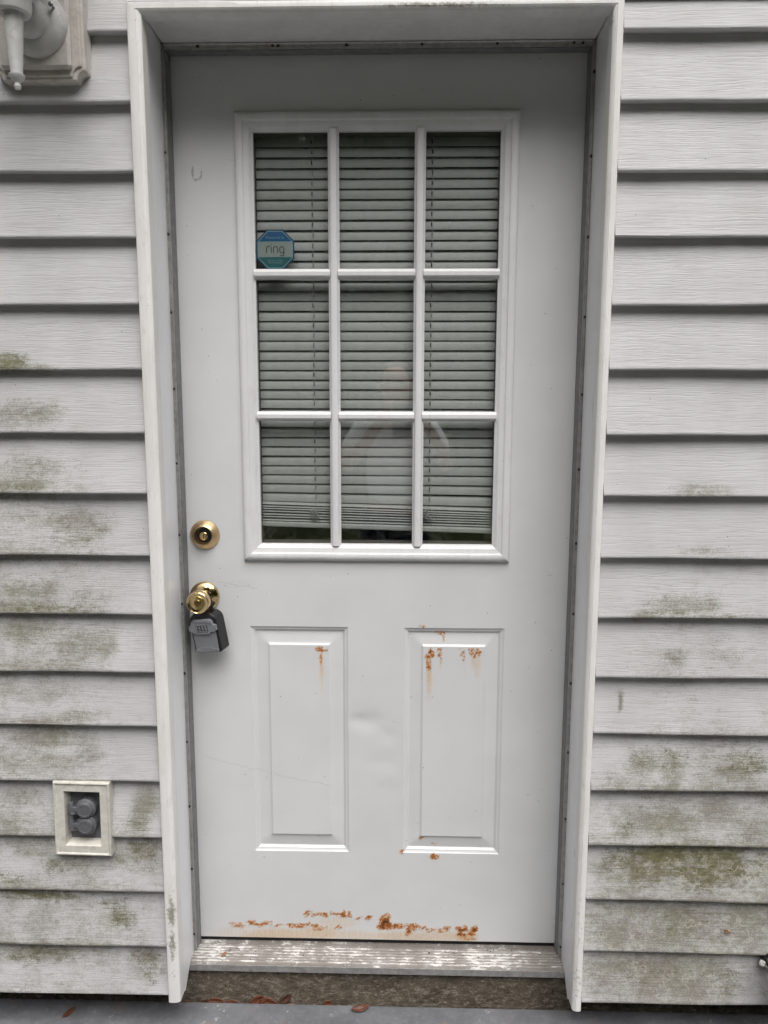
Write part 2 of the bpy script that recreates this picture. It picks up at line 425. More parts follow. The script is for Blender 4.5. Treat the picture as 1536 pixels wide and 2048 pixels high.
# ------------------------------------------------------------------ house wall with siding
GREEN = [(18, 722, 55, 20, .85), (45, 975, 95, 10, .45), (120, 1075, 60, 16, .35), (165, 1082, 30, 14, .55),
         (90, 1216, 130, 11, .55), (60, 1285, 40, 20, .25), (90, 1797, 95, 12, .85), (30, 1790, 50, 12, .75), (215, 1812, 25, 12, .7),
         (242, 1835, 32, 28, .62), (110, 1735, 40, 16, .5), (285, 1700, 40, 35, .5), (75, 1912, 90, 22, .5), (285, 1918, 45, 18, .5),
         (305, 1945, 26, 30, .45), (20, 1755, 40, 12, .45), (270, 1640, 30, 25, .3),
         (1385, 985, 80, 10, .30), (1340, 1226, 75, 10, .5), (1430, 1230, 60, 8, .45), (1280, 1528, 32, 26, .42), (1345, 1520, 30, 34, .42),
         (1490, 1525, 55, 35, .52), (1455, 1545, 25, 20, .4), (1255, 1655, 26, 24, .4),
         (1250, 1722, 50, 30, .62), (1330, 1712, 70, 28, .95), (1300, 1745, 60, 28, .62), (1430, 1715, 75, 30, .85), (1400, 1748, 90, 28, .7), (1470, 1745, 50, 35, .62), (1390, 1772, 50, 14, .55),
         (1520, 1740, 50, 40, .45), (1380, 1850, 120, 34, .35), (1450, 1960, 60, 35, .38), (1300, 1950, 110, 35, .35)]
GRIME = [(40, 735, 70, 14, .5), (40, 828, 95, 34, .52), (90, 820, 50, 22, .45), (60, 940, 110, 35, .42), (40, 970, 90, 14, .55), (150, 975, 60, 10, .4),
         (150, 1045, 85, 30, .58), (60, 1040, 100, 30, .42), (200, 1060, 30, 22, .6), (60, 1180, 90, 34, .52), (180, 1195, 60, 24, .42), (40, 1210, 100, 14, .6),
         (60, 1265, 110, 34, .58), (160, 1290, 80, 34, .55), (215, 1295, 30, 26, .55), (90, 1330, 120, 12, .5), (60, 1385, 110, 34, .42), (160, 1428, 70, 16, .45), (60, 1440, 90, 10, .45),
         (90, 1480, 110, 30, .55), (60, 1520, 120, 34, .5), (180, 1510, 50, 30, .45), (40, 1600, 70, 30, .42), (30, 1640, 70, 26, .42), (290, 1610, 32, 36, .60), (280, 1645, 30, 26, .5),
         (285, 1710, 45, 44, .62), (150, 1725, 80, 30, .55), (60, 1700, 70, 26, .45), (240, 1720, 40, 26, .5), (40, 1765, 60, 14, .5), (240, 1840, 50, 34, .5), (60, 1840, 100, 36, .40),
         (80, 1912, 140, 26, .55), (290, 1930, 50, 40, .5), (200, 1930, 70, 24, .35),
         (1390, 980, 80, 16, .42), (1400, 1100, 50, 14, .3), (1370, 1208, 100, 22, .50), (1355, 1312, 32, 24, .58), (1450, 1310, 50, 16, .40), (1290, 1230, 40, 9, .5),
         (1290, 1525, 55, 34, .52), (1345, 1540, 40, 40, .55), (1480, 1535, 70, 38, .55), (1330, 1572, 40, 14, .5), (1510, 1570, 40, 14, .4),
         (1320, 1640, 110, 40, .58), (1440, 1630, 100, 44, .55), (1510, 1650, 60, 44, .5), (1250, 1655, 40, 30, .5), (1250, 1640, 60, 26, .35),
         (1300, 1740, 140, 50, .62), (1450, 1745, 110, 50, .62), (1250, 1780, 60, 16, .5), (1230, 1860, 60, 46, .62), (1330, 1850, 90, 50, .62), (1450, 1855, 120, 50, .55), (1530, 1850, 70, 50, .52),
         (1240, 1955, 70, 46, .55), (1350, 1955, 110, 50, .58), (1440, 1960, 60, 50, .55), (1530, 1960, 24, 44, .38)]
WASH = [(30, 1300, 260, 500, .8), (90, 1800, 330, 300, .9), (1420, 1750, 330, 330, 1.0), (1400, 1250, 220, 250, .5)]
TRAIL = [(1330, 1740, 170, 60, 1.0), (1480, 1750, 100, 60, 1.0), (1250, 1880, 110, 60, 1.0), (1420, 1870, 150, 60, 1.0), (1330, 1960, 180, 50, .9),
         (130, 1860, 150, 60, .25), (300, 1720, 60, 50, .3), (1300, 1640, 120, 50, .4)]
GRIME = [(a_, b_, c_, d_, min(.95, e_*1.22)) for a_, b_, c_, d_, e_ in GRIME] + [(1330, 1850, 220, 62, .74), (1330, 1955, 190, 60, .80), (1500, 1850, 120, 60, .66), (1400, 1740, 260, 60, .66), (1420, 1640, 160, 50, .42), (60, 1280, 200, 60, .36), (60, 1500, 220, 70, .36), (150, 1720, 220, 60, .32), (120, 1910, 230, 50, .40), (30, 1250, 260, 420, .34), (60, 1750, 300, 330, .36), (1240, 1386, 4, 10, .9), (1243, 1402, 4, 12, .95), (1243, 1418, 5, 8, .85), (1420, 1720, 330, 330, .42), (1400, 1300, 200, 250, .22)]
ZL = [un(130, v, Y=-.167)[2] for v in (68, 206, 345, 477, 610, 740, 866, 988, 1110, 1227, 1343, 1450, 1561, 1671, 1780, 1888, 1985)]
ZR = [un(1400, v, Y=-.167)[2] for v in (61, 203, 343, 475, 611, 741, 870, 994, 1118, 1237, 1356, 1469, 1582, 1693, 1802, 1906, 2007)]
wall = thing('house_wall', 'house wall of weathered white vinyl lap siding with green algae stains around the door', 'wall', (0, -.15, -.03))
sh = MB().box(-2.6, -.4625, -.1475, .055, -.03, 3.2).box(.4625, 2.6, -.1475, .055, -.03, 3.2).box(-.4625, .4625, -.1475, .055, 2.045, 3.2)
part('sheathing', sh, 'sheathing', wall)

oc = un(164, 1639, Y=-.178)      # outlet centre; the siding is cut away behind its frame
def siding_board(xa, xb, zb, zt, fx0, fx1, cut=False):
    """one course; dense between fx0 and fx1 where it can be seen"""
    xs = [xa]
    if fx0 > xa: xs += list(np.arange(xa+.15, fx0, .15))
    a, b = max(xa, fx0), min(xb, fx1)
    if b > a: xs += list(np.linspace(a, b, max(2, int((b-a)/.008))))
    if fx1 < xb: xs += list(np.arange(fx1+.15, xb, .15))
    xs.append(xb); xs = np.array(sorted(set(np.round(xs, 4))))
    p = zt - zb
    prof = [] if cut else [(-.1500, .0026), (-.1670, .0000), (-.1702, .0007), (-.1715, .0026)]
    for t in np.linspace(.055 if not cut else 0, 1, 11):
        prof.append((-.1715 + .0200*t, t*p + (.004 if t == 1 else 0)))
    ph = rng.uniform(0, 6.28, 6)
    X = np.repeat(xs[:, None], len(prof), 1)
    q = np.array(prof); Y = np.repeat(q[None, :, 0], len(xs), 0); Z = np.repeat(zb + q[None, :, 1], len(xs), 0)
    wav = .0011*np.sin(xs*7.1+ph[0]) + .0006*np.sin(xs*17+ph[1]); sag = .0008*np.sin(xs*5.2+ph[2]) + .0004*np.sin(xs*23+ph[3])
    k = np.clip(1-(q[:, 1]/p), 0, 1)
    Y = Y + wav[:, None]*k[None, :]; Z = Z + sag[:, None]*k[None, :]
    n = len(prof); m = len(xs)
    V = np.stack([X, Y, Z], -1).reshape(-1, 3)
    F = [(i*n+j, (i+1)*n+j, (i+1)*n+j+1, i*n+j+1) for i in range(m-1) for j in range(n-1)
         if not (abs((xs[i]+xs[i+1])/2-oc[0]) < .047 and abs((Z[i, j]+Z[i, j+1])/2-oc[2]) < .070)]
    mb = MB().add(V.tolist(), F, True)
    o = part('siding_board', mb, 'siding', wall, sharp=50, fixn=False)
    A = np.stack([field(V[:, 0], V[:, 2], GREEN, -.165, True), field(V[:, 0], V[:, 2], GRIME, -.165, True), field(V[:, 0], V[:, 2], TRAIL, -.165, True)], 1)
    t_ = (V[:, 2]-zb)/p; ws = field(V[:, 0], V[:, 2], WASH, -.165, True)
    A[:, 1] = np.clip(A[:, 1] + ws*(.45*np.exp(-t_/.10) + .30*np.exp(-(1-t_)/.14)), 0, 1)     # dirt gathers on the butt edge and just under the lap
    set_attr(o, 'stain', A)
    return o
topL, topR = ZL[0]+.1247, ZR[0]+.1247
for i in range(17):
    siding_board(-2.6, -.4622, ZL[i], ZL[i-1] if i else topL, -1.0, -.40)
    siding_board(.4560, 2.6, ZR[i], ZR[i-1] if i else topR, .40, 1.0)
siding_board(-.4622, .4560, 2.030, (topL+topR)/2, 9, 9, True)
zt = (topL+topR)/2
for i in range(8):
    siding_board(-2.6, 2.6, zt+i*.1247, zt+(i+1)*.1247, 9, 9)
eave = thing('roof_eave', 'grey roof edge above the siding, out of the picture', 'roof', (0, -.3, 3.15))
part('soffit', MB().box(-2.8, 2.8, -.42, .1, 3.15, 3.17), 'trim_white', eave)
part('roof_slab', MB().prism([(-.5, 3.171), (-.5, 3.25), (3.2, 4.9), (3.2, 3.171)], -2.9, 2.9, 'x'), 'roof_grey', eave)

# ------------------------------------------------------------------ door frame
frame = thing('door_frame', 'white metal-clad door frame deep set in the siding wall', 'door frame', (0, -.1, -.03))
CO_L, CI_L, CI_R, CO_R, ZH0, ZH1, ZB = -.4605, -.434, .434, .4535, 2.0072, 2.0255, -.028
def densify(poly_fn, name, mat, blobsG, blobsB, Y):
    pass
def trim_strip(name, corners, y0, y1, mat, bev, G_=(), B_=(), Y=-.18, nseg=90, inner='b', cf=.32, cd_=.0055):
    """mitred strip: corners = 4 (x,z) of the front face: a0,b0 (one end) b1,a1 (other end); subdivided along its length"""
    a0, b0, b1, a1 = [np.array(c, float) for c in corners]
    mb = MB(); vs = []; fs = []
    prof = [(0, y1), (0, y0+bev), (bev*.3, y0+bev*.3), (bev, y0), (.5, y0), (-bev, y0), (-bev*.3, y0+bev*.3), (1, y0+bev), (1, y1)]
    K = 7.0   # fractions above this offset are shares of the width
    prof = [(0, y1), (0, y0+bev), (bev*.3, y0+bev*.3), (bev, y0), (K+.5, y0), (K+1-cf-.06, y0), (K+1-cf-.03, y0+.0012), (K+1-cf, y0+.0004), (K+1-cf*.45, y0+cd_*.35), (K+.995, y0+cd_), (1, y0+cd_+.002), (1, y1)]
    if inner == 'a': prof = [({0: 1, 1: 0}.get(f_, (K+1-(f_-K)) if f_ > 2 else -f_), y) for f_, y in prof][::-1]
    n = len(prof)
    for i in range(nseg+1):
        t = i/nseg; A = a0+(a1-a0)*t; B = b0+(b1-b0)*t; L = np.linalg.norm(B-A)
        for (f_, y) in prof:
            f2 = f_ if f_ in (0, 1) else (f_-K if f_ > 2 else (f_/L if f_ > 0 else 1+f_/L))
            q = A+(B-A)*f2; vs.append((q[0], y, q[1]))
    for i in range(nseg):
        for j in range(n): fs.append((i*n+j, i*n+(j+1) % n, (i+1)*n+(j+1) % n, (i+1)*n+j))
    fs.append(tuple(range(n))); fs.append(tuple(nseg*n+k for k in range(n-1, -1, -1)))
    mb.add(vs, fs, True)
    o = part(name, mb, mat, frame, sharp=30)
    off = wloc(frame); V = np.array(vs)
    A = np.zeros((len(V), 3))
    if G_: A[:, 0] = field(V[:, 0], V[:, 2], G_, Y)
    if B_: A[:, 1] = field(V[:, 0], V[:, 2], B_, Y)
    set_attr(o, 'stain', A)
    return o
trim_strip('casing', [(CO_L, ZB), (CI_L, ZB), (CI_L, ZH0), (CO_L, ZH1)], -.18, -.1455, 'trim_white', .0042,
           G_=[(342, 1825, 12, 34, .75), (344, 1890, 10, 40, .7), (342, 1780, 9, 30, .35), (312, 1065, 7, 16, .35), (346, 1950, 10, 20, .4)], B_=[(275, 20, 12, 14, .35)])
trim_strip('casing', [(CI_R, ZB), (CO_R, ZB), (CO_R, ZH1), (CI_R, ZH0)], -.18, -.1455, 'trim_white', .0036, inner='a',
           G_=[(1155, 1960, 12, 60, .42), (1160, 1850, 10, 120, .35), (1166, 1690, 9, 80, .3)], B_=[(1222, 30, 14, 22, .6)])
trim_strip('casing', [(CO_L, ZH1), (CI_L, ZH0), (CI_R, ZH0), (CO_R, ZH1)], -.18, -.1455, 'trim_white', .0036,
           G_=[(880, 9, 150, 7, .62), (780, 12, 60, 5, .5), (980, 10, 60, 6, .5)], B_=[(1180, 18, 40, 8, .35), (310, 20, 30, 6, .3)])
# jambs behind the casing
def jamb(name, sx, xf, xb, xo):
    yz = [(-.1452, 2.045), (-.1452, -.030), (-.118, -.052), (-.072, -.0195), (.055, -.0195), (.055, 2.045)]
    def X(y): return sx*(xf + (xb-xf)*(y+.1452)/.2)
    n = len(yz); vs = [(X(y), y, z) for y, z in yz] + [(sx*xo, y, z) for y, z in yz]
    fs = [tuple(range(n)), tuple(range(2*n-1, n-1, -1))] + [(i, n+i, n+(i+1) % n, (i+1) % n) for i in range(n)]
    o = part(name, MB().add(vs, fs), 'jamb_white', frame)
    set_attr(o, 'stain', np.zeros((len(o.data.vertices), 3)))
jamb('jamb', -1, .4395, .4475, .4618); jamb('jamb', 1, .4370, .4430, .4618)
hj = part('head_jamb', MB().prism([(-.1452, 2.0185), (.055, 2.0225), (.055, 2.044), (-.1452, 2.044)], -.4395, .4370, 'x'), 'trim_white', frame)
set_attr(hj, 'stain', np.zeros((len(hj.data.vertices), 3)))
# dirty caulk bead where casing return meets jamb
for nm, pts in (('caulk_bead', [(-.4392, -.1448, z) for z in np.linspace(-.02, 2.017, 60)]),
                ('caulk_bead', [(.4366, -.1448, z) for z in np.linspace(-.02, 2.017, 60)]),
                ('caulk_bead', [(x, -.1448, 2.0182) for x in np.linspace(-.438, .436, 60)])):
    pts = [(a+random.uniform(-.0008, .0008), b, c+random.uniform(-.0008, .0008)) for a, b, c in pts]
    part(nm, MB().tube(pts, [.0016*random.uniform(.7, 1.5) for _ in pts], 6), 'caulk' if 'caulk' in MAT else 'lamp_block', frame)
# weatherstrip carriers (aluminium) with screws, grey gasket against the door
XL0, XL1, XR1, XR0, ZT = -.4465, -.4370, .4335, .4425, 2.0195
def strip(name, poly, z0, z1, mat): part(name, MB().prism(poly, z0, z1, 'z'), mat, frame)
for sx, xo, xi in ((-1, .4470, .4372), (1, .4425, .4333)):
    strip('weatherstrip_carrier', [(sx*xo, -.0265), (sx*xo, -.0335), (sx*(xo-.0012), -.0345), (sx*(xo-.004), -.0325), (sx*(xi+.0022), -.0325), (sx*(xi+.001), -.0352), (sx*xi, -.0348), (sx*xi, -.0265)], -.017, 2.0185, 'aluminium')
    strip('gasket', [(sx*xo, -.0262), (sx*(xi-.0008), -.0262), (sx*(xi-.0028), -.018), (sx*(xi-.0036), -.006), (sx*(xi-.0030), -.0012), (sx*xo, -.0012)], -.012, 2.0185, 'gasket')
part('weatherstrip_carrier', MB().prism([(-.0265, 2.020), (-.0335, 2.020), (-.0345, 2.0185), (-.0325, 2.016), (-.0325, 2.0112), (-.0352, 2.0102), (-.0348, 2.0090), (-.0265, 2.0090)], -.437, .4332, 'x'), 'aluminium', frame)
part('gasket', MB().prism([(-.0262, 2.020), (-.0262, 2.0082), (-.018, 2.0072), (-.006, 2.0082), (-.0012, 2.009), (-.0012, 2.020)], -.4340, .4300, 'x'), 'gasket', frame)
SCR = [(329, 305), (335, 468), (341, 625), (347, 778), (354, 927), (359, 1070), (364, 1208), (369, 1347), (373, 1484), (378, 1613), (383, 1738), (387, 1868)]
SCR2 = [(1187, 143), (1182, 312), (1173, 474), (1169, 634), (1160, 789), (1155, 939), (1149, 1087), (1145, 1228), (1138, 1367), (1135, 1505), (1130, 1638), (1125, 1768), (1118, 1894)]
SCR3 = [(395, 90), (545, 90), (693, 89), (844, 88), (995, 87), (1148, 86), (1166, 86), (556, 89)]
for lst, k in ((SCR, 0), (SCR2, 1), (SCR3, 2)):
    for u, v in lst:
        p = un(u, v, Y=-.033)
        if k == 0: p[0] = -.4424
        elif k == 1: p[0] = .4384
        else: p[2] = 2.0138
        rr = random.uniform(.0028, .0038)
        part('screw', MB().lathe([(rr, 0), (rr*.95, .0009), (rr*.5, .0014), (.0001, .0010)], (p[0], -.0324, p[2]), n=10), 'screw_dark', frame)

# ------------------------------------------------------------------ threshold
thr = thing('door_threshold', 'worn ribbed metal threshold flecked with white paint under the door', 'threshold', (0, -.04, -.036))
prof = [(.05, -.0362), (-.0715, -.0362), (-.0720, -.0215), (-.0700, -.0185)]
yy = -.066
while yy < -.014:
    prof += [(yy, -.0178), (yy+.0014, -.0165), (yy+.0050, -.0165), (yy+.0064, -.0177)]; yy += .0092
prof += [(-.0100, -.0172), (-.0060, -.0205), (.004, -.0205), (.006, -.0150), (.05, -.0150)]
nx = 40; vs = []; fs = []; n = len(prof)
for i in range(nx+1):
    x = -.4435 + (.4390+.4435)*i/nx
    for (y, z) in prof: vs.append((x, y, z))
for i in range(nx):
    for j in range(n): fs.append((i*n+j, i*n+(j+1) % n, (i+1)*n+(j+1) % n, (i+1)*n+j))
fs.append(tuple(range(n))); fs.append(tuple(nx*n+k for k in range(n-1, -1, -1)))
part('plate', MB().add(vs, fs), 'threshold', thr)
part('nosing', MB().box(-.4436, .4391, -.0734, -.0721, -.0368, -.0205), 'aluminium', thr, bevel=.0005)
part('door_sweep', MB().box(-.436, .431, .004, .014, -.0150, -.004), 'black_plastic', thr)

# ------------------------------------------------------------------ door
door = thing('entry_door', 'white painted steel door with nine-pane window, two raised panels and rust along the bottom', 'door', (0, .02, 0))
PAN = [(-.2955, -.0690, .2265, .7855), (.0604, .2900, .2265, .7850)]
PROF = [(0, 0), (.0016, .0016), (.0052, .0034), (.0072, .0036), (.0086, .0050), (.0118, .0078), (.0128, .0082), (.0395, .0040), (.0400, .0038), (.0438, .0006), (.0446, .0002), (.2, .0002)]
pd = np.array(PROF)
WX0, WX1, WZ0, WZ1 = -.3035, .2955, .9415, 1.8985     # window moulding outer edge
OX0, OX1, OZ0, OZ1 = -.2700, .2620, .9770, 1.8640     # opening in the skin
def lines(a, b, step, brk):
    v = list(np.arange(a, b, step)) + [b]
    v = [q for q in v if all(abs(q-k) > step*.35 for k in brk)] + list(brk)
    return np.array(sorted(set(np.round(v, 5))))
bx = [OX0, OX1]; bz = [OZ0, OZ1]
for (x0, x1, z0, z1) in PAN:
    for d, _ in PROF[:-1]: bx += [x0+d, x1-d]; bz += [z0+d, z1-d]
bz = sorted(set(np.round(bz, 4)))
_k = []
for b_ in bz:
    if not _k or b_-_k[-1] > .0004: _k.append(b_)
gx = lines(-.455, .455, .006, bx); gz = lines(-.004, 2.032, .006, _k)
GX, GZ = np.meshgrid(gx, gz, indexing='ij')
H = np.zeros_like(GX)
for (x0, x1, z0, z1) in PAN:
    d = np.minimum(np.minimum(GX-x0, x1-GX), np.minimum(GZ-z0, z1-GZ))
    H = np.where(d > 0, np.interp(d, pd[:, 0], pd[:, 1]), H)
def gs(u, v, ru, rv, h):
    c = un(u, v, Y=0); s_ = 1480/1.72
    return h*np.exp(-(((GX-c[0])/(ru/s_))**2 + ((GZ-c[2])/(rv/s_))**2))
flat = np.where(H == 0, 1.0, .2)
H += flat*(gs(735, 1443, 30, 20, .0030) + gs(712, 1440, 14, 10, .0012) + gs(775, 1470, 16, 14, .0014) + gs(765, 1525, 30, 16, .0010) + gs(775, 1580, 18, 14, .0008) + gs(1105, 515, 22, 14, .0006) + gs(600, 1560, 40, 30, .0004))
H += flat*(gs(680, 1435, 40, 45, .0006))
H += .0006*np.sin(GX*9+1)*np.sin(GZ*6.3)
ni, nj = GX.shape
V = np.stack([GX, H, GZ], -1).reshape(-1, 3)
F = []
for i in range(ni-1):
    xm = (gx[i]+gx[i+1])/2
    for j in range(nj-1):
        zm = (gz[j]+gz[j+1])/2
        if OX0 < xm < OX1 and OZ0 < zm < OZ1: continue
        F.append((i*nj+j, (i+1)*nj+j, (i+1)*nj+j+1, i*nj+j+1))
CORE = [(642, 1302, 9, 7, .95), (643, 1312, 4, 12, .6), (858, 1308, 9, 9, .85), (857, 1322, 5, 16, .55), (880, 1303, 5, 5, .75), (880, 1316, 3, 10, .5), (925, 1303, 7, 5, .62), (928, 1312, 3, 10, .4),
        (950, 1306, 11, 8, .8), (844, 1251, 6, 5, .5), (880, 1267, 12, 5, .55), (886, 1276, 4, 8, .4), (870, 1713, 8, 5, .85), (804, 1704, 6, 6, .45), (842, 1678, 6, 4, .5), (870, 1690, 6, 6, .35),
        (515, 1846, 22, 5, .75), (545, 1848, 16, 4, .55), (480, 1850, 22, 5, .45), (585, 1853, 22, 4, .68), (615, 1850, 16, 4, .68), (640, 1853, 12, 6, .72), (678, 1854, 5, 5, .85),
        (620, 1828, 12, 5, .6), (645, 1829, 14, 5, .68), (668, 1829, 10, 5, .62), (692, 1828, 10, 8, .85), (727, 1834, 16, 5, .75),
        (773, 1848, 14, 12, 1.25), (772, 1835, 8, 8, .6), (795, 1855, 20, 8, .85), (820, 1860, 18, 10, .75), (845, 1859, 12, 6, .62), (872, 1860, 16, 6, .65), (895, 1858, 9, 5, .6), (930, 1862, 20, 9, .95), (935, 1876, 14, 6, .5), (950, 1858, 6, 8, .5)]
BLEED = [(560, 1872, 130, 14, .7), (700, 1872, 110, 12, .6), (850, 1874, 110, 12, .7), (643, 1345, 7, 50, .55), (858, 1360, 7, 46, .7), (930, 1345, 5, 36, .35), (955, 1335, 10, 34, .5), (643, 1330, 6, 34, .75), (645, 1380, 12, 46, .30), (858, 1345, 7, 34, .85), (868, 1366, 6, 30, .4), (880, 1325, 4, 24, .6), (928, 1320, 5, 20, .5), (952, 1325, 14, 26, .6), (470, 1865, 60, 18, .5), (560, 1868, 90, 16, .75), (640, 1866, 60, 18, .75), (700, 1870, 70, 14, .6),
         (675, 1845, 60, 16, .55), (800, 1872, 80, 12, .72), (880, 1872, 60, 14, .7), (930, 1874, 30, 14, .9), (440, 1868, 40, 14, .3), (410, 1165, 46, 14, .30), (440, 1180, 22, 26, .25), (843, 1262, 10, 8, .4), (510, 1128, 26, 5, .5)]
SCUFF_SHADE = [(384, 345, 4, 20, 1.0), (392, 360, 9, 5, .95), (401, 350, 4, 16, .9), (410, 1180, 60, 60, .42), (410, 1080, 50, 50, .30), (480, 1170, 70, 16, .5), (620, 1140, 120, 10, .28), (1120, 1150, 40, 60, .32), (420, 560, 30, 60, .25), (560, 1760, 140, 30, .25), (700, 1700, 200, 8, .3), (900, 1712, 60, 6, .4), (385, 350, 3, 18, .75), (393, 360, 8, 4, .7), (400, 350, 3, 14, .6), (470, 1165, 40, 4, .45), (500, 1168, 30, 5, .45), (378, 1215, 8, 40, .55), (372, 1180, 8, 20, .5), (440, 320, 10, 4, .5),
         (718, 1422, 18, 9, .30), (372, 770, 4, 14, .4), (405, 1850, 5, 16, .5), (545, 1552, 60, 2, .35), (612, 1572, 40, 2, .45), (480, 1100, 12, 4, .3), (407, 1097, 6, 4, .7)]  # first mark here paints the dent's shaded upper side; the rest are scuffs
rs_ = random.Random(5); _c = []
for u, v, ru, rv, s_ in CORE:                       # break every rust spot into ragged bits
    for k in range(8):
        a_, q0 = rs_.uniform(0, 6.28), rs_.random()**.5
        _c.append((u+math.cos(a_)*ru*q0, v+math.sin(a_)*rv*q0, max(2.5, ru*rs_.uniform(.25, .6)), max(2.2, rv*rs_.uniform(.25, .6)), s_*rs_.uniform(.75, 1.15)))
CORE = _c
skin = part('door_skin', MB().add(V.tolist(), F, True), 'door', door, sharp=14, fixn=False)
X_, Z_ = V[:, 0], V[:, 2]
set_attr(skin, 'rust', np.stack([field(X_, Z_, CORE, 0), field(X_, Z_, BLEED, 0), field(X_, Z_, SCUFF_SHADE, 0)], 1))
bk = MB().box(-.4545, OX0-.002, .0125, .0445, -.003, 2.031).box(OX1+.002, .4545, .0125, .0445, -.003, 2.031)
bk.box(OX0-.002, OX1+.002, .0125, .0445, -.003, OZ0-.002).box(OX0-.002, OX1+.002, .0125, .0445, OZ1+.002, 2.031)
part('door_core', bk, 'room_dark', door)

# window set in the door
win = bpy.data.objects.new('window', None); col.objects.link(win); win.parent = door; win.empty_display_size = .05
MP = [(-.001, .0015), (0, -.0045), (.0022, -.0085), (.0065, -.0112), (.0125, -.0118), (.0165, -.0108), (.0185, -.0082), (.0200, -.0074), (.0285, -.0074), (.0305, -.0066), (.0335, -.0030), (.0385, -.0012), (.0390, .0090)]
def rail(c0, c1, n0, n1):
    """moulding swept from corner c0 to c1 (x,z); n0,n1 inward diagonal directions"""
    vs = []; m = 40
    for i in range(m+1):
        t = i/m
        for k, (d, y) in enumerate(MP):
            a = np.array(c0)+np.array(n0)*d; b = np.array(c1)+np.array(n1)*d; q = a+(b-a)*t
            vs.append((q[0], y, q[1]))
    n = len(MP); fs = [(i*n+j, (i+1)*n+j, (i+1)*n+j+1, i*n+j+1) for i in range(m) for j in range(n-1)]
    o = part('moulding', MB().add(vs, fs, True), 'window_white', win, sharp=32)
    A = np.zeros((len(vs), 3)); V_ = np.array(vs)
    A[:, 1] = field(V_[:, 0], V_[:, 2], [(492, 1122, 10, 6, .7), (540, 1123, 40, 3, .5), (540, 1098, 40, 4, .35), (640, 1099, 60, 3, .3), (1000, 1115, 20, 6, .3), (700, 262, 60, 4, .4), (850, 262, 60, 4, .4)], -.01)
    set_attr(o, 'stain', A)
rail((WX0, WZ1), (WX1, WZ1), (1, -1), (-1, -1)); rail((WX0, WZ0), (WX1, WZ0), (1, 1), (-1, 1))
rail((WX0, WZ0), (WX0, WZ1), (1, 1), (1, -1)); rail((WX1, WZ0), (WX1, WZ1), (-1, 1), (-1, -1))
LX0, LX1, LZ0, LZ1 = WX0+.039, WX1-.039, WZ0+.039, WZ1-.039
MX = (-.0950, .0885); MZ = (1.2665, 1.5705)
def bar(name, along, c, a, b, hw, top):
    pr = [(-hw, .006), (-hw, -.0012), (-hw+.0028, -.0035), (-hw*.55, top+.0012), (-hw*.35, top), (hw*.35, top), (hw*.55, top+.0012), (hw-.0028, -.0035), (hw, -.0012), (hw, .006)]
    if along == 'z': mb = MB().prism([(c+q, y) for q, y in pr], a, b, 'z', True)
    else: mb = MB().prism([(y, c+q) for q, y in pr], a, b, 'x', True)
    o = part(name, mb, 'window_white', win, sharp=28)
    set_attr(o, 'stain', np.zeros((len(o.data.vertices), 3)))
for x in MX: bar('muntin', 'z', x, LZ0-.004, LZ1+.004, .0118, -.0100)
xs_ = [LX0-.003, MX[0]-.0085, MX[0]+.0085, MX[1]-.0085, MX[1]+.0085, LX1+.003]
for z in MZ:
    for k in range(3): bar('muntin', 'x', z, xs_[2*k], xs_[2*k+1], .0108, -.0092)
gx_ = [LX0-.002, MX[0], MX[1], LX1+.002]; gz_ = [LZ0-.002, MZ[0], MZ[1], LZ1+.002]
for i in range(3):
    for j in range(3):
        part('pane', MB().add([(gx_[i]+.0008, .0030, gz_[j]+.0008), (gx_[i+1]-.0008, .0030, gz_[j]+.0008), (gx_[i+1]-.0008, .0030, gz_[j+1]-.0008), (gx_[i]+.0008, .0030, gz_[j+1]-.0008)], [(0, 1, 2, 3)]), 'glass', win, fixn=False)
part('glazing_stop', MB().box(OX0, OX0+.005, .0062, .0440, OZ0, OZ1).box(OX1-.005, OX1, .0062, .0440, OZ0, OZ1).box(OX0+.0051, OX1-.0051, .0062, .0440, OZ0, OZ0+.005).box(OX0+.0051, OX1-.0051, .0062, .0440, OZ1-.005, OZ1), 'room_dark', win)

# deadbolt and knob
db = un(409, 1070, Y=-.004)
dbx, dbz = float(db[0]), float(db[2])
d_o = part('deadbolt', MB().lathe([(.0338, .0003), (.0340, .0015), (.0333, .0030), (.0225, .0160), (.0215, .0168), (.0203, .0166), (.0190, .0120), (.0185, .0040), (.0001, .0040)], (dbx, 0, dbz), n=56), 'brass_satin', door, sharp=40)
part('keyway', MB().lathe([(.0180, .0042), (.0175, .0060), (.0001, .0061)], (dbx, 0, dbz)), 'black_plastic', d_o)
part('lock_cylinder', MB().lathe([(.0092, .0060), (.0092, .0128), (.0082, .0138), (.0001, .0138)], (dbx, 0, dbz-.001)), 'brass', d_o)
part('key_slot', MB().box(dbx-.0008, dbx+.0008, -.0144, -.0136, dbz-.0055, dbz+.0035), 'black_plastic', d_o)
kb = un(409, 1193, Y=-.004); kx, kz = float(kb[0]), float(kb[2])
k_o = part('door_knob', MB().lathe([(.0345, .0003), (.0345, .0025), (.0332, .0050), (.0290, .0092), (.0210, .0128), (.0165, .0140), (.0130, .0150), (.0118, .0180), (.0115, .0300), (.0135, .0340), (.0195, .0378), (.0240, .0420), (.0262, .0475), (.0268, .0540), (.0262, .0595), (.0250, .0625), (.0232, .0640), (.0222, .0635), (.0205, .0622), (.0150, .0622), (.0145, .0630), (.0001, .0630)], (kx, 0, kz), n=56), 'brass', door, sharp=40)
part('lock_cylinder', MB().lathe([(.0078, .0628), (.0078, .0650), (.0070, .0656), (.0001, .0656)], (kx, 0, kz)), 'brass_dark', k_o)
part('key_slot', MB().box(kx-.0007, kx+.0007, -.0662, -.0654, kz-.0045, kz+.003), 'black_plastic', k_o)

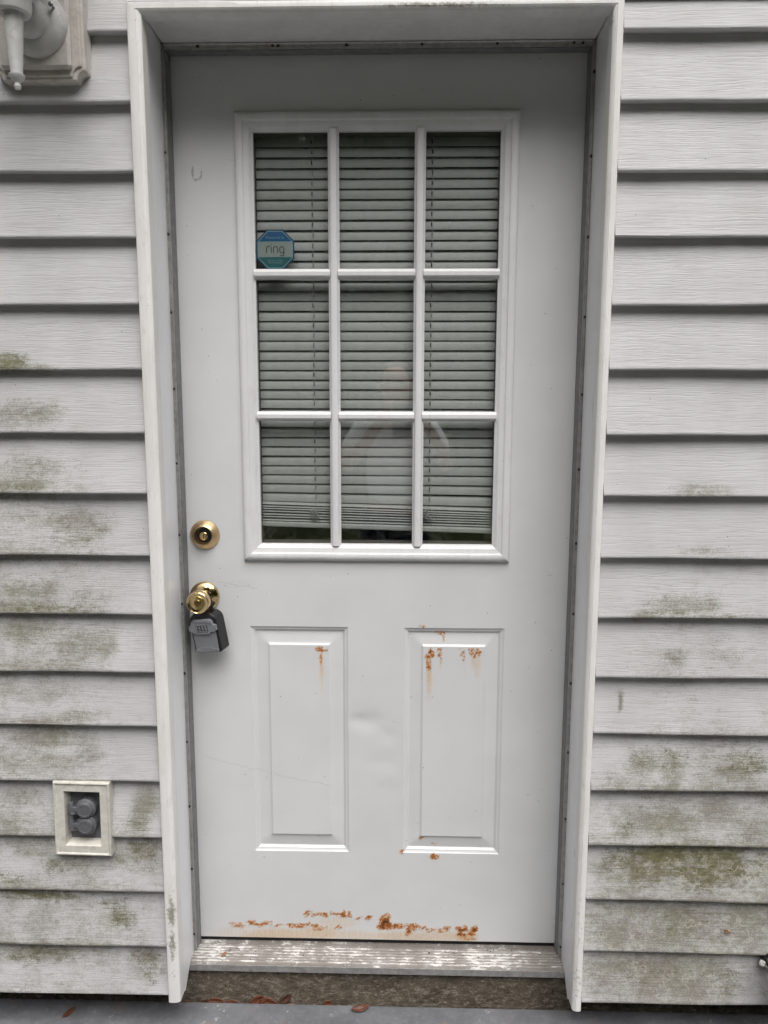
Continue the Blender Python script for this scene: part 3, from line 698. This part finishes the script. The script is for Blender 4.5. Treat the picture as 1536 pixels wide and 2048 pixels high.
# ------------------------------------------------------------------ blind behind the glass
BY = .030
bl = thing('window_blind', 'grey-white mini blind hanging slightly crooked behind the door glass', 'blind', (0, BY, 1.9))
za = un(750, 580.7, Y=BY-.008)[2]; zb_ = un(750, 817, Y=BY-.008)[2]; pit = (za-zb_)/12
HOLES = (float(un(628, 700, Y=BY)[0]), float(un(861, 700, Y=BY)[0]))
SX0, SX1 = -.300, .292
def slat_mesh():
    W_, sag, th = .0224, .0014, R(76)
    rows = np.linspace(-.5, .5, 8)
    xs = sorted([SX0, SX1] + [h+e for h in HOLES for e in (-.0011, .0011)] + list(np.linspace(SX0+.02, SX1-.02, 16)))
    vs = []; fs = []
    for x in xs:
        for t in rows:
            a = t*W_; b = sag*(1-(2*t)**2)         # chord position, crown
            y = a*math.cos(th) - b*math.sin(th); z = a*math.sin(th) + b*math.cos(th)
            vs.append((x, y, z))
    n = len(rows)
    for i in range(len(xs)-1):
        xm = (xs[i]+xs[i+1])/2; hole = any(abs(xm-h) < .0011 for h in HOLES)
        for j in range(n-1):
            if hole and 2 <= j <= 4: continue
            fs.append((i*n+j, (i+1)*n+j, (i+1)*n+j+1, i*n+j+1))
    me = bpy.data.meshes.new('slat'); me.from_pydata(vs, [], fs); me.polygons.foreach_set('use_smooth', [True]*len(fs))
    me.materials.append(MAT['blind_vinyl']); return me
sm_ = slat_mesh()
z = za + .0110
while z < 1.872: z += pit
zl = []
while z > 1.068:
    zl.append(z); z -= pit
for i, z in enumerate(zl):
    o = bpy.data.objects.new('slat', sm_); col.objects.link(o); o.parent = bl
    rem = len(zl)-1-i; tilt = {0: .022, 1: .012, 2: .006, 3: .003}.get(rem, 0)
    if rem == 8: tilt = .004
    o.location = (random.uniform(-.001, .001), random.uniform(-.0006, .0006), z-1.9-(0.002 if rem == 0 else 0))
    o.rotation_euler = (R(random.uniform(-2.5, 2.5)), tilt+R(random.uniform(-.12, .12)), 0)
# gathered slats and bottom rail, hanging lower on the right
zg = zl[-1]-.0150
for k in range(8):
    o = bpy.data.objects.new('slat', sm_); col.objects.link(o); o.parent = bl
    o.location = (random.uniform(-.002, .002), .001, zg-1.9-.0004-k*.0060); o.rotation_euler = (R(-46+random.uniform(-4, 4)), .026+random.uniform(-.003, .003), 0)
zr = zg-8*.0060-.004
o = part('bottom_rail', MB().box(SX0, SX1, -.011, .011, -.006, .006), 'blind_vinyl', bl, bevel=.003, local=True)
o.location = (0, .001, zr-1.9); o.rotation_euler = (0, .028, 0)
part('head_rail', MB().box(SX0-.004, SX1+.004, BY-.010, BY+.020, 1.885, 1.912), 'blind_vinyl', bl, bevel=.002)
for h in HOLES:
    part('ladder_cord', MB().tube([(h+.0016, BY-.0072, 1.885), (h+.0013, BY-.0070, 1.5), (h+.0016, BY-.0072, zl[-1])], .00055, 6), 'cord', bl)
    p0 = Vector((h+.001, BY-.0125, zg+.002)); pts = [Vector((h+.0016, BY-.0095, zl[-1])), p0]
    for k in range(34): pts.append(Vector((h+random.uniform(-.014, .012), BY-.0145+random.uniform(-.0015, .001), zg-.020+random.uniform(-.018, .014))))
    part('tangled_cord', MB().tube(pts, .0005, 5), 'cord', bl)

# ------------------------------------------------------------------ sticker on the glass
sc_ = un(550.5, 499.5, Y=.0045)
st = thing('security_sticker', 'blue and teal octagonal security sticker in the lower corner of the top left pane', 'sticker', (float(sc_[0]), .0045, float(sc_[2])))
def octo(s, hw=.0412, hh=.0418, ch=.0240):
    w_, h_, c_ = hw*s, hh*s, ch*s
    return [(-w_+c_, h_), (w_-c_, h_), (w_, h_-c_), (w_, -h_+c_), (w_-c_, -h_), (-w_+c_, -h_), (-w_, -h_+c_), (-w_, h_-c_)]
def flat(name, poly, yf, mat): return part(name, MB().prism(poly, yf, yf+.00008), mat, st, local=True)
def clip_z(poly, z0, z1):
    for sgn, lim in ((1, z0), (-1, -z1)):
        out = []
        for i in range(len(poly)):
            a, b = poly[i], poly[(i+1) % len(poly)]; fa, fb = sgn*a[1]-lim, sgn*b[1]-lim
            if fa >= 0: out.append(a)
            if fa*fb < 0: t = fa/(fa-fb); out.append((a[0]+(b[0]-a[0])*t, a[1]+(b[1]-a[1])*t))
        poly = out
    return poly
flat('backing', octo(1), 0, 'sticker_navy'); flat('border_line', octo(.930), -.00015, 'sticker_line')
inner = octo(.890)
flat('top_band', clip_z(inner, .0172, 1), -.00030, 'sticker_blue'); flat('middle_band', clip_z(inner, -.0148, .0160), -.00030, 'sticker_pale'); flat('bottom_band', clip_z(inner, -1, -.0155), -.00030, 'sticker_teal')
def ribbon(mb, pts, w_):
    pts = [Vector((a, b)) for a, b in pts]; L = []; Rr = []
    for i, p in enumerate(pts):
        d = (pts[min(i+1, len(pts)-1)]-pts[max(i-1, 0)]).normalized(); nrm = Vector((-d.y, d.x))*w_/2
        L.append(p+nrm); Rr.append(p-nrm)
    n = len(pts); vs = [(q.x, -.0004, q.y) for q in L]+[(q.x, -.0004, q.y) for q in Rr]
    mb.add(vs, [(i, i+1, n+i+1, n+i) for i in range(n-1)])
def arc(cx, cz, rx, rz, a0, a1, n=14): return [(cx+rx*math.cos(R(a0+(a1-a0)*i/n)), cz+rz*math.sin(R(a0+(a1-a0)*i/n))) for i in range(n+1)]
U = .0834/77/15.36*1.0          # zoomed sticker pixel to metres
def q_(px, py): return ((px-769)*U*.9, -(py-758)*U*.9)
lt = MB(); lw = .0019
xh = .0062; bs = -.0072
def col_(px): return (px-769)*.0000672
ribbon(lt, [(col_(483), bs), (col_(483), .0025)] + arc(col_(483)+.0045, .0025, .0045, .0042, 180, 50)[1:], lw)
ribbon(lt, [(col_(638), bs), (col_(638), .0066)], lw)
ribbon(lt, [(col_(638)-.0010, .0104), (col_(638)+.0010, .0104)], .0022)
ribbon(lt, [(col_(714), bs), (col_(714), .0022)] + arc((col_(714)+col_(848))/2, .0022, (col_(848)-col_(714))/2, .0044, 180, 0)[1:] + [(col_(848), bs)], lw)
gc = (col_(917)+col_(1048))/2; gr_ = (col_(1048)-col_(917))/2
ribbon(lt, arc(gc, .0016, gr_, .0048, 0, 180) + arc(gc, -.0022, gr_, .0048, 180, 360) + [(gc+gr_, .0016)], lw)
ribbon(lt, [(gc+gr_, .0016), (gc+gr_, -.0085)] + arc(gc, -.0085, gr_, .0045, 0, -150)[1:], lw)
part('ring_lettering', lt, 'sticker_ink', st, local=True, fixn=False)
def text(name, body, size, x, z_, mat, space=1.0):
    cu = bpy.data.curves.new(name, 'FONT'); cu.body = body; cu.size = size; cu.align_x = 'CENTER'; cu.space_character = space
    t = bpy.data.objects.new('tmp', cu); col.objects.link(t); bpy.context.view_layer.update()
    me = bpy.data.meshes.new_from_object(t.evaluated_get(bpy.context.evaluated_depsgraph_get())); bpy.data.objects.remove(t)
    me.materials.clear(); o = link(name, me, mat, st); o.location = (x, -.0004, z_); o.rotation_euler = (R(90), 0, 0); return o
text('small_lettering', 'Protected by', .0070, 0, .0232, 'sticker_line', 1.1)
text('small_lettering', 'Audio Video', .0056, 0, -.0238, 'sticker_line', 1.1); text('small_lettering', 'Surveillance', .0056, 0, -.0284, 'sticker_line', 1.1)

# ------------------------------------------------------------------ key lock box hanging from the knob
lb = thing('key_lock_box', 'black and grey combination key box hanging tilted from the brass knob', 'lock box', (0, 0, 0))
c = un(417, 1262, Y=-.036)
lb.location = (float(c[0]), -.0345, float(c[2])); lb.rotation_euler = Euler((R(4), R(-8.5), R(-16)), 'XYZ')
def rpoly(w_, z0, z1, rt_, rb_, n=7):
    P = []
    for cx, cz, a0, r_ in ((w_-rt_, z1-rt_, 0, rt_), (-w_+rt_, z1-rt_, 90, rt_), (-w_+rb_, z0+rb_, 180, rb_), (w_-rb_, z0+rb_, 270, rb_)):
        P += [(cx+r_*math.cos(R(a0+90*i/n)), cz+r_*math.sin(R(a0+90*i/n))) for i in range(n+1)]
    return P
part('body', MB().prism(rpoly(.0345, -.046, .046, .020, .006), -.0165, .0195), 'black_plastic', lb, bevel=.0028, seg=3, local=True)
part('front_door', MB().prism([(-.0285, -.043), (.0285, -.043), (.0295, .008), (-.0295, .008)], -.0195, -.0160), 'grey_plastic', lb, bevel=.0012, local=True)
part('front_step', MB().prism([(-.0285, -.0428), (.0285, -.0428), (.0285, -.035), (.017, -.035), (.013, -.0305), (-.013, -.0305), (-.017, -.035), (-.0285, -.035)], -.0214, -.0190), 'grey_plastic', lb, bevel=.0008, local=True)
sh_ = part('dial_shutter', MB().prism([(-.020, .034), (.020, .034), (.0265, .029), (.0275, .022), (.0350, .020), (.0350, .008), (.0290, .004), (.019, .004), (.0165, -.001), (-.0165, -.001), (-.019, .002), (-.029, .004), (-.0350, .009), (-.0350, .019), (-.0285, .022), (-.0265, .029)], -.0235, -.0160), 'grey_plastic', lb, bevel=.0014, local=True)
part('shutter_ridge', MB().prism([(-.018, .0325), (.019, .0325), (.0245, .028), (.0255, .023), (.020, .0235), (.012, .0275), (-.014, .0275)], -.0246, -.0230), 'grey_plastic', lb, bevel=.0006, local=True)
for i in range(4):
    x = -.0125 + i*.0078
    dl = part('number_dial', MB().box(x-.0026, x+.0026, -.0242, -.0225, .0058, .0205), 'black_plastic', lb, local=True)
    for k in range(4):
        part('dial_facet', MB().box(x-.0020, x+.0012, -.0246, -.0240, .0068+k*.0035, .0083+k*.0035), 'dial_light', dl, local=True)
pts = [(-.017, .004, .030)] + [(.017*math.cos(R(a)), .004, .072+.017*math.sin(R(a))) for a in range(180, -1, -15)] + [(.017, .004, .030)]
part('shackle', MB().tube(pts, .0042, 10), 'black_plastic', lb, local=True)

# ------------------------------------------------------------------ outdoor outlet
ol = thing('outdoor_outlet', 'cream framed outdoor power outlet with two grey flip covers low on the siding', 'outlet', (float(oc[0]), -.166, float(oc[2])))
ol.rotation_euler = (0, R(.9), 0)
def frame_sweep(name, hw, hh, prof, mat, parent, bevel=0):
    vs = []; cs = [(-1, -1), (1, -1), (1, 1), (-1, 1)]
    for sx, sz in cs:
        for d, y in prof: vs.append((sx*(hw-d), y, sz*(hh-d)))
    n = len(prof); fs = [(i*n+j, ((i+1) % 4)*n+j, ((i+1) % 4)*n+j+1, i*n+j+1) for i in range(4) for j in range(n-1)]
    return part(name, MB().add(vs, fs), mat, parent, local=True, bevel=bevel)
frame_sweep('mounting_frame', .0615, .0845, [(-.0005, .014), (0, -.0095), (.0010, -.0122), (.0036, -.0128), (.0050, -.0118), (.0060, -.0100), (.0215, -.0102), (.0228, -.0092), (.0275, .0150)], 'cream_vinyl', ol, .0006)
part('cover_plate', MB().box(-.0375, .0375, .0130, .0160, -.062, .062), 'outlet_grey', ol, bevel=.001, local=True)
for k, zc in enumerate((.0185, -.0190)):
    cv = part('flip_cover', MB().lathe([(.0225, -.0128), (.0225, .002), (.0205, .0040), (.0185, .0048), (.0175, .0078), (.0162, .0088), (.0158, .0108), (.0120, .0114), (.0110, .0108), (.0001, .0112)], (.004, 0, zc), n=36), 'outlet_grey', ol, sharp=30, local=True)
    part('hinge_barrel', MB().lathe([(.0052, -.012), (.0056, -.010), (.0056, .010), (.0050, .012)], (-.0265, -.004, zc+.004), (0, 0, 1), 16), 'outlet_grey', cv, local=True)
    part('hinge_arm', MB().box(-.0270, -.0120, -.0085, .004, zc-.004, zc+.006), 'outlet_grey', cv, bevel=.001, local=True)
    part('latch_tab', MB().prism([(-.024, zc-.0085), (-.012, zc-.0062), (-.024, zc-.004)], -.0125, -.0045), 'galvanised', cv, local=True)
part('hinge_barrel', MB().lathe([(.0050, -.004), (.0050, .004)], (-.0265, -.004, .0015), (0, 0, 1), 16), 'outlet_grey', ol, local=True)

# ------------------------------------------------------------------ wall lamp on its mounting block (top left corner)
bx0, bx1, bz0 = -.7105, -.5375, 1.8860
cxb = (bx0+bx1)/2; czb = bz0+.1150
blk = thing('lamp_mounting_block', 'beige moulded mounting block with scooped corners behind the wall lamp', 'mounting block', (cxb, -.166, czb))
def scoop(hw, hh, r_, n=8):
    P = []
    for sx, sz, a0 in ((1, 1, 270), (-1, 1, 0), (-1, -1, 90), (1, -1, 180)):
        cc = (sx*hw, sz*hh); seq = [(cc[0]+r_*math.cos(R(a0-90*i/n)), cc[1]+r_*math.sin(R(a0-90*i/n))) for i in range(n+1)]
        P += seq
    return P
def sc_poly(hw, hh, r_):
    P = []; n = 8
    for sx, sz in ((1, 1), (-1, 1), (-1, -1), (1, -1)):
        cc = (sx*hw, sz*hh); a = []
        for i in range(n+1):
            t = R(90*i/n)
            a.append((cc[0]-sx*r_*math.sin(t), cc[1]-sz*r_*math.cos(t)))
        # from the side to the top
        if (sx > 0) == (sz > 0): P += a
        else: P += a[::-1]
    return P
part('base_plate', MB().prism(sc_poly(.0865, .115, .0165), -.0240, .012), 'lamp_block', blk, bevel=.003, seg=3, local=True)
part('rim_step', MB().prism(sc_poly(.0810, .1095, .0175), -.0275, -.0235), 'lamp_block', blk, bevel=.002, local=True)
part('raised_panel', MB().prism([(-.0660, -.0990), (.0660, -.0990), (.0660, .0990), (-.0660, .0990)], -.0400, -.0270), 'lamp_block', blk, bevel=.005, seg=1, local=True)
lc = un(68, 44, Y=-.215)
lamp = thing('wall_lamp', 'white carriage wall lamp with tapered tail cut off by the photo corner', 'lamp', (float(lc[0]), -.206, float(lc[2])))
part('canopy', MB().lathe([(.0570, -.001), (.0572, .003), (.0550, .0100), (.0480, .0170), (.0380, .0205), (.0345, .0210), (.0325, .0250), (.0315, .0290), (.0280, .0355), (.0200, .0405), (.0100, .0425), (.0001, .0430)], (0, 0, 0), n=48), 'lamp_white', lamp, sharp=30, local=True)
part('cap_screw', MB().lathe([(.0022, 0), (.0022, .010), (.0040, .0105), (.0040, .0140), (.0022, .0155), (.0001, .0155)], (.0415, -.018, .0190), n=12), 'galvanised', lamp, local=True)
TY = -.105       # the lantern column stands this far off the canopy
tl = un(30, 25, Y=-.206+TY); tb = un(30, 150, Y=-.206+TY)
tx = float((tl[0]+tb[0])/2) - lamp.location.x; tz0 = float(tb[2]) - lamp.location.z; tz1 = float(tl[2]) - lamp.location.z
part('arm', MB().tube([(0, -.04, 0), (tx*.4, -.062, .004), (tx*.8, -.090, .018), (tx, TY, .036)], [.012, .010, .010, .012], 14), 'lamp_white', lamp, local=True)
part('tail', MB().lathe([(.0095, tz0), (.0112, tz0+.02), (.0135, tz0+.06), (.0155, tz1-.012), (.0165, tz1), (.0150, tz1+.006)], (tx, TY, 0), (0, 0, 1), 28), 'lamp_white', lamp, local=True)
part('finial', MB().lathe([(.0001, tz0-.0235), (.0045, tz0-.0225), (.0060, tz0-.0185), (.0045, tz0-.0145), (.0042, tz0-.0125), (.0085, tz0-.0085), (.0128, tz0-.0030), (.0130, tz0), (.0100, tz0+.0010), (.0001, tz0+.0012)], (tx, TY, 0), (0, 0, 1), 24), 'lamp_white', lamp, local=True)
part('cup', MB().lathe([(.0150, tz1-.001), (.0230, tz1-.004), (.0275, tz1-.001), (.0300, tz1+.008), (.0305, tz1+.028), (.0340, tz1+.034), (.0440, tz1+.036), (.0460, tz1+.044), (.0001, tz1+.0445)], (tx, TY, 0), (0, 0, 1), 36), 'lamp_white', lamp, sharp=30, local=True)
zz = tz1+.045
lan = part('lantern_base', MB().prism([(tx+.060*math.cos(R(a)), TY+.060*math.sin(R(a))) for a in (15, 75, 135, 195, 255, 315)], zz, zz+.010, 'z'), 'lamp_white', lamp, bevel=.002, local=True)
for a in (15, 75, 135, 195, 255, 315):
    p0 = (tx+.056*math.cos(R(a)), TY+.056*math.sin(R(a)), zz+.008); p1 = (tx+.075*math.cos(R(a)), TY+.075*math.sin(R(a)), zz+.19)
    part('lantern_bar', MB().tube([p0, p1], .004, 6), 'lamp_white', lamp, local=True)
for a in (15, 75, 135, 195, 255, 315):
    f0 = lambda r_, b, z_: (tx+r_*math.cos(R(b)), TY+r_*math.sin(R(b)), z_)
    part('lantern_pane', MB().add([f0(.054, a, zz+.011), f0(.054, a+60, zz+.011), f0(.073, a+60, zz+.189), f0(.073, a, zz+.189)], [(0, 1, 2, 3)]), 'lamp_glass', lamp, local=True)
part('lantern_roof', MB().lathe([(.085, zz+.190), (.080, zz+.197), (.040, zz+.235), (.018, zz+.250), (.008, zz+.265), (.0001, zz+.275)], (tx, TY, 0), (0, 0, 1), 6, False), 'lamp_white', lamp, local=True)

# ------------------------------------------------------------------ hose faucet and downspout at the right edge
fc = un(1541, 1921, Y=-.175)
fa = thing('hose_faucet', 'weathered metal hose faucet with lumpy putty at the lower right edge', 'faucet', (float(fc[0]), -.166, float(fc[2])))
part('escutcheon', MB().lathe([(.0165, -.004), (.0170, .004), (.0150, .008), (.0105, .010)], (0, 0, 0), n=24), 'black_plastic', fa, local=True)
part('pipe', MB().lathe([(.0100, 0), (.0100, .030), (.0135, .031), (.0135, .046), (.0105, .047), (.0105, .070)], (0, 0, .001), n=6, smooth=False), 'galvanised', fa, local=True)
part('spout', MB().tube([(0, -.062, 0), (0, -.085, -.004), (0, -.100, -.020), (0, -.104, -.045)], [.0125, .0125, .0118, .0128], 14), 'galvanised', fa, local=True)
part('handle_wheel', MB().lathe([(.006, 0), (.006, .016), (.024, .017), (.026, .020), (.024, .023), (.0001, .023)], (0, -.070, .008), (0, -.4, 1), 20), 'galvanised', fa, local=True)
pm = MB()
for k in range(16):
    a = random.uniform(180, 340); rr = random.uniform(.010, .018); s_ = random.uniform(.004, .0075)
    pm.lathe([(s_*.5, -s_*.8), (s_, 0), (s_*.7, s_*.6), (.0001, s_)], (rr*math.cos(R(a)), -.002-random.uniform(0, .006), rr*math.sin(R(a))-.004), n=8)
part('putty', pm, 'putty', fa, local=True)
dp = un(1528, 2046, Y=-.23)
ds = thing('downspout', 'pale olive downspout elbow at the bottom right corner', 'downspout', (float(dp[0])+.03, -.23, -.108))
def rect_tube(pts, hx, hy):
    mb = MB(); vs = []; fs = []
    for x, y, z in pts: vs += [(x-hx, y-hy, z), (x+hx, y-hy, z), (x+hx, y+hy, z), (x-hx, y+hy, z)]
    for i in range(len(pts)-1):
        for k in range(4): fs.append((i*4+k, i*4+(k+1) % 4, i*4+4+(k+1) % 4, i*4+4+k))
    fs += [(0, 1, 2, 3), tuple(4*(len(pts)-1)+k for k in (3, 2, 1, 0))]
    return mb.add(vs, fs)
part('elbow', rect_tube([(0, 0, .002), (.034, 0, .16), (.09, .005, .30), (.16, .01, .38)], .030, .022), 'downspout', ds, bevel=.004, local=True)
part('straight_pipe', rect_tube([(.16, .01, .38), (.165, .01, 3.2)], .031, .023), 'downspout', ds, bevel=.004, local=True)
part('wall_strap', MB().box(.130, .200, .030, .064, 1.60, 1.625), 'downspout', ds, local=True)

# ------------------------------------------------------------------ leaves and bits
def leaf_mesh(L, W_, curl, seed):
    rd = random.Random(seed); vs = []; fs = []; n = 9
    for i in range(n):
        t = i/(n-1); hw = W_/2*(math.sin(math.pi*min(1, t*.93+.05))**.8)
        bend = curl*L*(t-.5)**2*2
        for k in (-1, -.5, 0, .5, 1):
            vs.append(((t-.5)*L, k*hw+rd.uniform(-.0004, .0004), bend + abs(k)*hw*curl*1.3 + rd.uniform(-.0004, .0004)))
    for i in range(n-1):
        for k in range(4): fs.append((i*5+k, (i+1)*5+k, (i+1)*5+k+1, i*5+k+1))
    return MB().add(vs, fs, True)
def leaf(u, v, plane, L, W_, rot, mat, label, curl=.35, lift=.004):
    p = un(u, v, **plane)
    o = part('fallen_leaf', leaf_mesh(L, W_, curl, int(u)), mat, None, fixn=False)
    m = o.modifiers.new('thick', 'SOLIDIFY'); m.thickness = .0006
    o.location = (p[0], p[1], p[2]+lift); o.rotation_euler = tuple(R(a) for a in rot)
    tag(o, label, 'leaf', 'fallen leaves by the door')
ZP = dict(Z=-.108)
leaf(722, 2021, ZP, .042, .016, (12, -8, 10), 'leaf_brown', 'curled brown leaf lying on the patio below the middle of the door')
leaf(138, 2028, ZP, .034, .013, (8, 0, 62), 'leaf_brown', 'brown leaf on the shaded patio below the left siding', .15)
leaf(448, 1911, dict(Z=-.0165), .019, .0075, (10, 0, 65), 'leaf_tan', 'small tan leaf on the left end of the threshold', .15, .003)
GP = dict(Y=-.072)
gap = [(374, 2010, .040, .017, (75, 0, 8), 'leaf_brown', 'leaf half hidden in the gap behind the left casing foot'), (408, 2007, .032, .014, (70, -12, 12), 'leaf_dark', 'dark leaf edge in the gap, second from the left casing'),
       (434, 2005, .046, .018, (72, 6, -4), 'leaf_brown', 'long brown leaf in the gap below the left end of the threshold'), (466, 2008, .036, .014, (65, 10, 0), 'leaf_brown', 'low brown leaf next to the long leaf in the gap'),
       (516, 2002, .040, .024, (80, -16, 10), 'leaf_brown', 'broad brown leaf standing in the gap'), (538, 2007, .046, .024, (74, 6, -6), 'leaf_brown', 'wide arched brown leaf in the middle of the gap cluster'),
       (570, 2001, .044, .018, (80, -42, 10), 'leaf_dark', 'dark upright leaf leaning against the concrete'), (584, 2013, .020, .008, (40, 0, 0), 'leaf_tan', 'tiny tan leaf scrap at the patio edge'),
       (655, 2010, .026, .020, (75, -10, 5), 'leaf_brown', 'single brown leaf tip in the gap left of the door middle')]
for u, v, L, W_, rot, mat, lab in gap: leaf(u, v, GP, L, W_, rot, mat, lab, .25, .003)
p = un(1453, 1862, Y=-.169)
o = part('dried_leaf', leaf_mesh(.020, .006, .2, 3), 'leaf_tan', None, fixn=False); o.location = (p[0], p[1]-.001, p[2]); o.rotation_euler = (R(90), R(28), 0)
m = o.modifiers.new('thick', 'SOLIDIFY'); m.thickness = .0008
tag(o, 'small ochre scrap of leaf stuck to the lower right siding', 'leaf')
deb = MB()
for k in range(70):
    u = random.uniform(400, 1110); v = random.choice([random.uniform(1893, 1905), random.uniform(1893, 1935)]); q = un(u, v, Z=-.0160)
    if q[1] < -.068 or q[1] > -.004: continue
    s_ = random.uniform(.0006, .0017)
    deb.lathe([(s_*.6, -.0005), (s_, s_*.4), (.0001, s_*.9)], (q[0], q[1], -.0160), (random.uniform(-.5, .5), random.uniform(-.5, .5), 1), 6)
o = part('dirt_crumbs', deb, 'debris'); o['kind'] = 'stuff'; tag(o, 'dark dirt crumbs scattered on the threshold', 'dirt')

# ------------------------------------------------------------------ behind the camera: woods and the photographer, seen only as reflections
nl = 80000
cen = []
for k in range(170):  # tree ring carried round the sides and thickened to block low sky light
    az_ = rng.uniform(-78, 78); d_ = rng.uniform(8.5, 15) if k < 64 else rng.uniform(14, 24)
    cen.append((d_*math.sin(R(az_)), -1.5-d_*math.cos(R(az_)), rng.uniform(.6, 8.5) if k < 64 else rng.uniform(1.0, 13.0), rng.uniform(1.1, 2.3)*(1.0 if k < 64 else 1.4)))
for k in range(22): cen.append((rng.uniform(-4, 4), rng.uniform(-21, -15), rng.uniform(1.5, 9.0), rng.uniform(1.4, 2.4)))
cen = np.array(cen); idx = rng.integers(0, len(cen), nl)
dirv = rng.normal(size=(nl, 3)); dirv /= np.linalg.norm(dirv, axis=1)[:, None]
P = cen[idx, :3] + dirv*(cen[idx, 3]*rng.uniform(.45, 1.05, nl))[:, None]; P[:, 2] = np.maximum(P[:, 2], -.2)
a = rng.normal(size=(nl, 3)); a /= np.linalg.norm(a, axis=1)[:, None]; b = np.cross(a, rng.normal(size=(nl, 3))); b /= np.linalg.norm(b, axis=1)[:, None]
s1 = (rng.uniform(.13, .30, nl)*np.where(idx < 64, 1.0, 2.0))[:, None]
Q = np.stack([P-a*s1, P+b*s1*.5, P+a*s1, P-b*s1*.5], 1).reshape(-1, 3)
me = bpy.data.meshes.new('woods'); me.from_pydata(Q.tolist(), [], [(4*i, 4*i+1, 4*i+2, 4*i+3) for i in range(nl)])
wd = link('woods', me, 'foliage'); wd['kind'] = 'stuff'; tag(wd, 'leafy trees mirrored faintly in the door glass', 'trees')

def skinned(name, joints, edges, mat, parent, sub=2):
    me = bpy.data.meshes.new(name); me.from_pydata([j[:3] for j in joints], edges, [])
    o = link(name, me, mat, parent)
    m = o.modifiers.new('skin', 'SKIN'); m.use_smooth_shade = True
    for i, j in enumerate(joints): me.skin_vertices[0].data[i].radius = (j[3], j[4] if len(j) > 4 else j[3])
    me.skin_vertices[0].data[0].use_root = True
    s_ = o.modifiers.new('sub', 'SUBSURF'); s_.levels = sub; s_.render_levels = sub
    return o
px, py, pz = .02, -2.12, -.108
per = thing('person', 'person in a white shirt holding up a phone, mirrored in the lower middle panes', 'person', (px, py, pz))
J = [(0, 0, .86, .13, .10), (0, .01, 1.05, .12, .09), (0, .01, 1.24, .13, .09), (0, 0, 1.335, .055), (0, .015, 1.40, .050), (0, .03, 1.47, .072, .085), (0, .03, 1.555, .070, .085), (0, .025, 1.60, .045),
     (-.165, 0, 1.29, .052), (-.245, .10, 1.10, .040), (-.15, .30, 1.22, .030), (-.062, .40, 1.34, .024),
     (.165, 0, 1.29, .052), (.250, .11, 1.10, .040), (.215, .30, 1.20, .030), (.125, .40, 1.34, .024),
     (-.09, 0, .80, .085), (-.10, .02, .45, .055), (-.10, -.01, .07, .04), (-.11, .10, .03, .035),
     (.09, 0, .80, .085), (.10, .02, .45, .055), (.10, -.01, .07, .04), (.11, .10, .03, .035)]
Ed = [(0, 1), (1, 2), (2, 3), (3, 4), (4, 5), (5, 6), (6, 7), (2, 8), (8, 9), (9, 10), (10, 11), (2, 12), (12, 13), (13, 14), (14, 15), (0, 16), (16, 17), (17, 18), (18, 19), (0, 20), (20, 21), (21, 22), (22, 23)]
for sgn, root in ((-1, 11), (1, 15)):      # fingers curl round the edges of the phone, thumb on the screen side
    bxx, byy, bzz = J[root][:3]
    for k in range(4):
        i0 = len(J); zz_ = bzz + .032 - k*.017
        J += [(bxx-sgn*.022, byy+.028, zz_, .009), (bxx-sgn*.040, byy+.046, zz_+.002, .008), (bxx-sgn*.062, byy+.042, zz_+.003, .007)]
        Ed += [(root, i0), (i0, i0+1), (i0+1, i0+2)]
    i0 = len(J); J += [(bxx-sgn*.012, byy+.005, bzz+.020, .010), (bxx-sgn*.036, byy+.012, bzz+.040, .008)]; Ed += [(root, i0), (i0, i0+1)]
skinned('body', J, Ed, 'skin', per)
SH = [(0, 0, .84, .165, .125), (0, .01, 1.05, .150, .112), (0, .01, 1.24, .155, .108), (0, 0, 1.335, .072),
      (-.165, 0, 1.29, .070), (-.232, .075, 1.155, .064), (.165, 0, 1.29, .070), (.236, .080, 1.155, .064)]
skinned('shirt', SH, [(0, 1), (1, 2), (2, 3), (2, 4), (4, 5), (2, 6), (6, 7)], 'shirt', per)
skinned('trousers', [(0, 0, .88, .155, .115), (-.09, 0, .80, .102), (-.10, .02, .45, .075), (-.10, -.01, .08, .062), (.09, 0, .80, .102), (.10, .02, .45, .075), (.10, -.01, .08, .062)], [(0, 1), (1, 2), (2, 3), (0, 4), (4, 5), (5, 6)], 'trousers', per)
for sx in (-.105, .105):
    skinned('shoe', [(sx, -.03, .045, .045), (sx, .08, .038, .042), (sx, .16, .030, .032)], [(0, 1), (1, 2)], 'phone_black', per)
skinned('hair', [(0, -.01, 1.50, .085, .075), (0, -.005, 1.58, .084, .085), (0, .01, 1.625, .055)], [(0, 1), (1, 2)], 'hair', per)
for nm, loc in (('eye', (-.030, .112, 1.515)), ('eye', (.030, .112, 1.515))):
    part(nm, MB().lathe([(.0001, -.011), (.009, -.006), (.011, 0), (.009, .006), (.0001, .011)], loc, n=12), 'phone_black', per, local=True)
skinned('nose', [(0, .108, 1.50, .010), (0, .124, 1.475, .012)], [(0, 1)], 'skin', per, 1)
part('mouth', MB().box(-.022, .022, .105, .112, 1.435, 1.443), 'leaf_brown', per, bevel=.003, local=True)
for sx in (-1, 1): skinned('ear', [(sx*.078, .02, 1.475, .012), (sx*.080, .018, 1.505, .016)], [(0, 1)], 'skin', per, 1)
ph = part('mobile_phone', MB().box(CAM[0]-.040, CAM[0]+.036, -1.668, -1.659, CAM[2]-.130, CAM[2]+.025), 'phone_black', bevel=.003)
tag(ph, 'black phone held up by the mirrored person', 'phone')
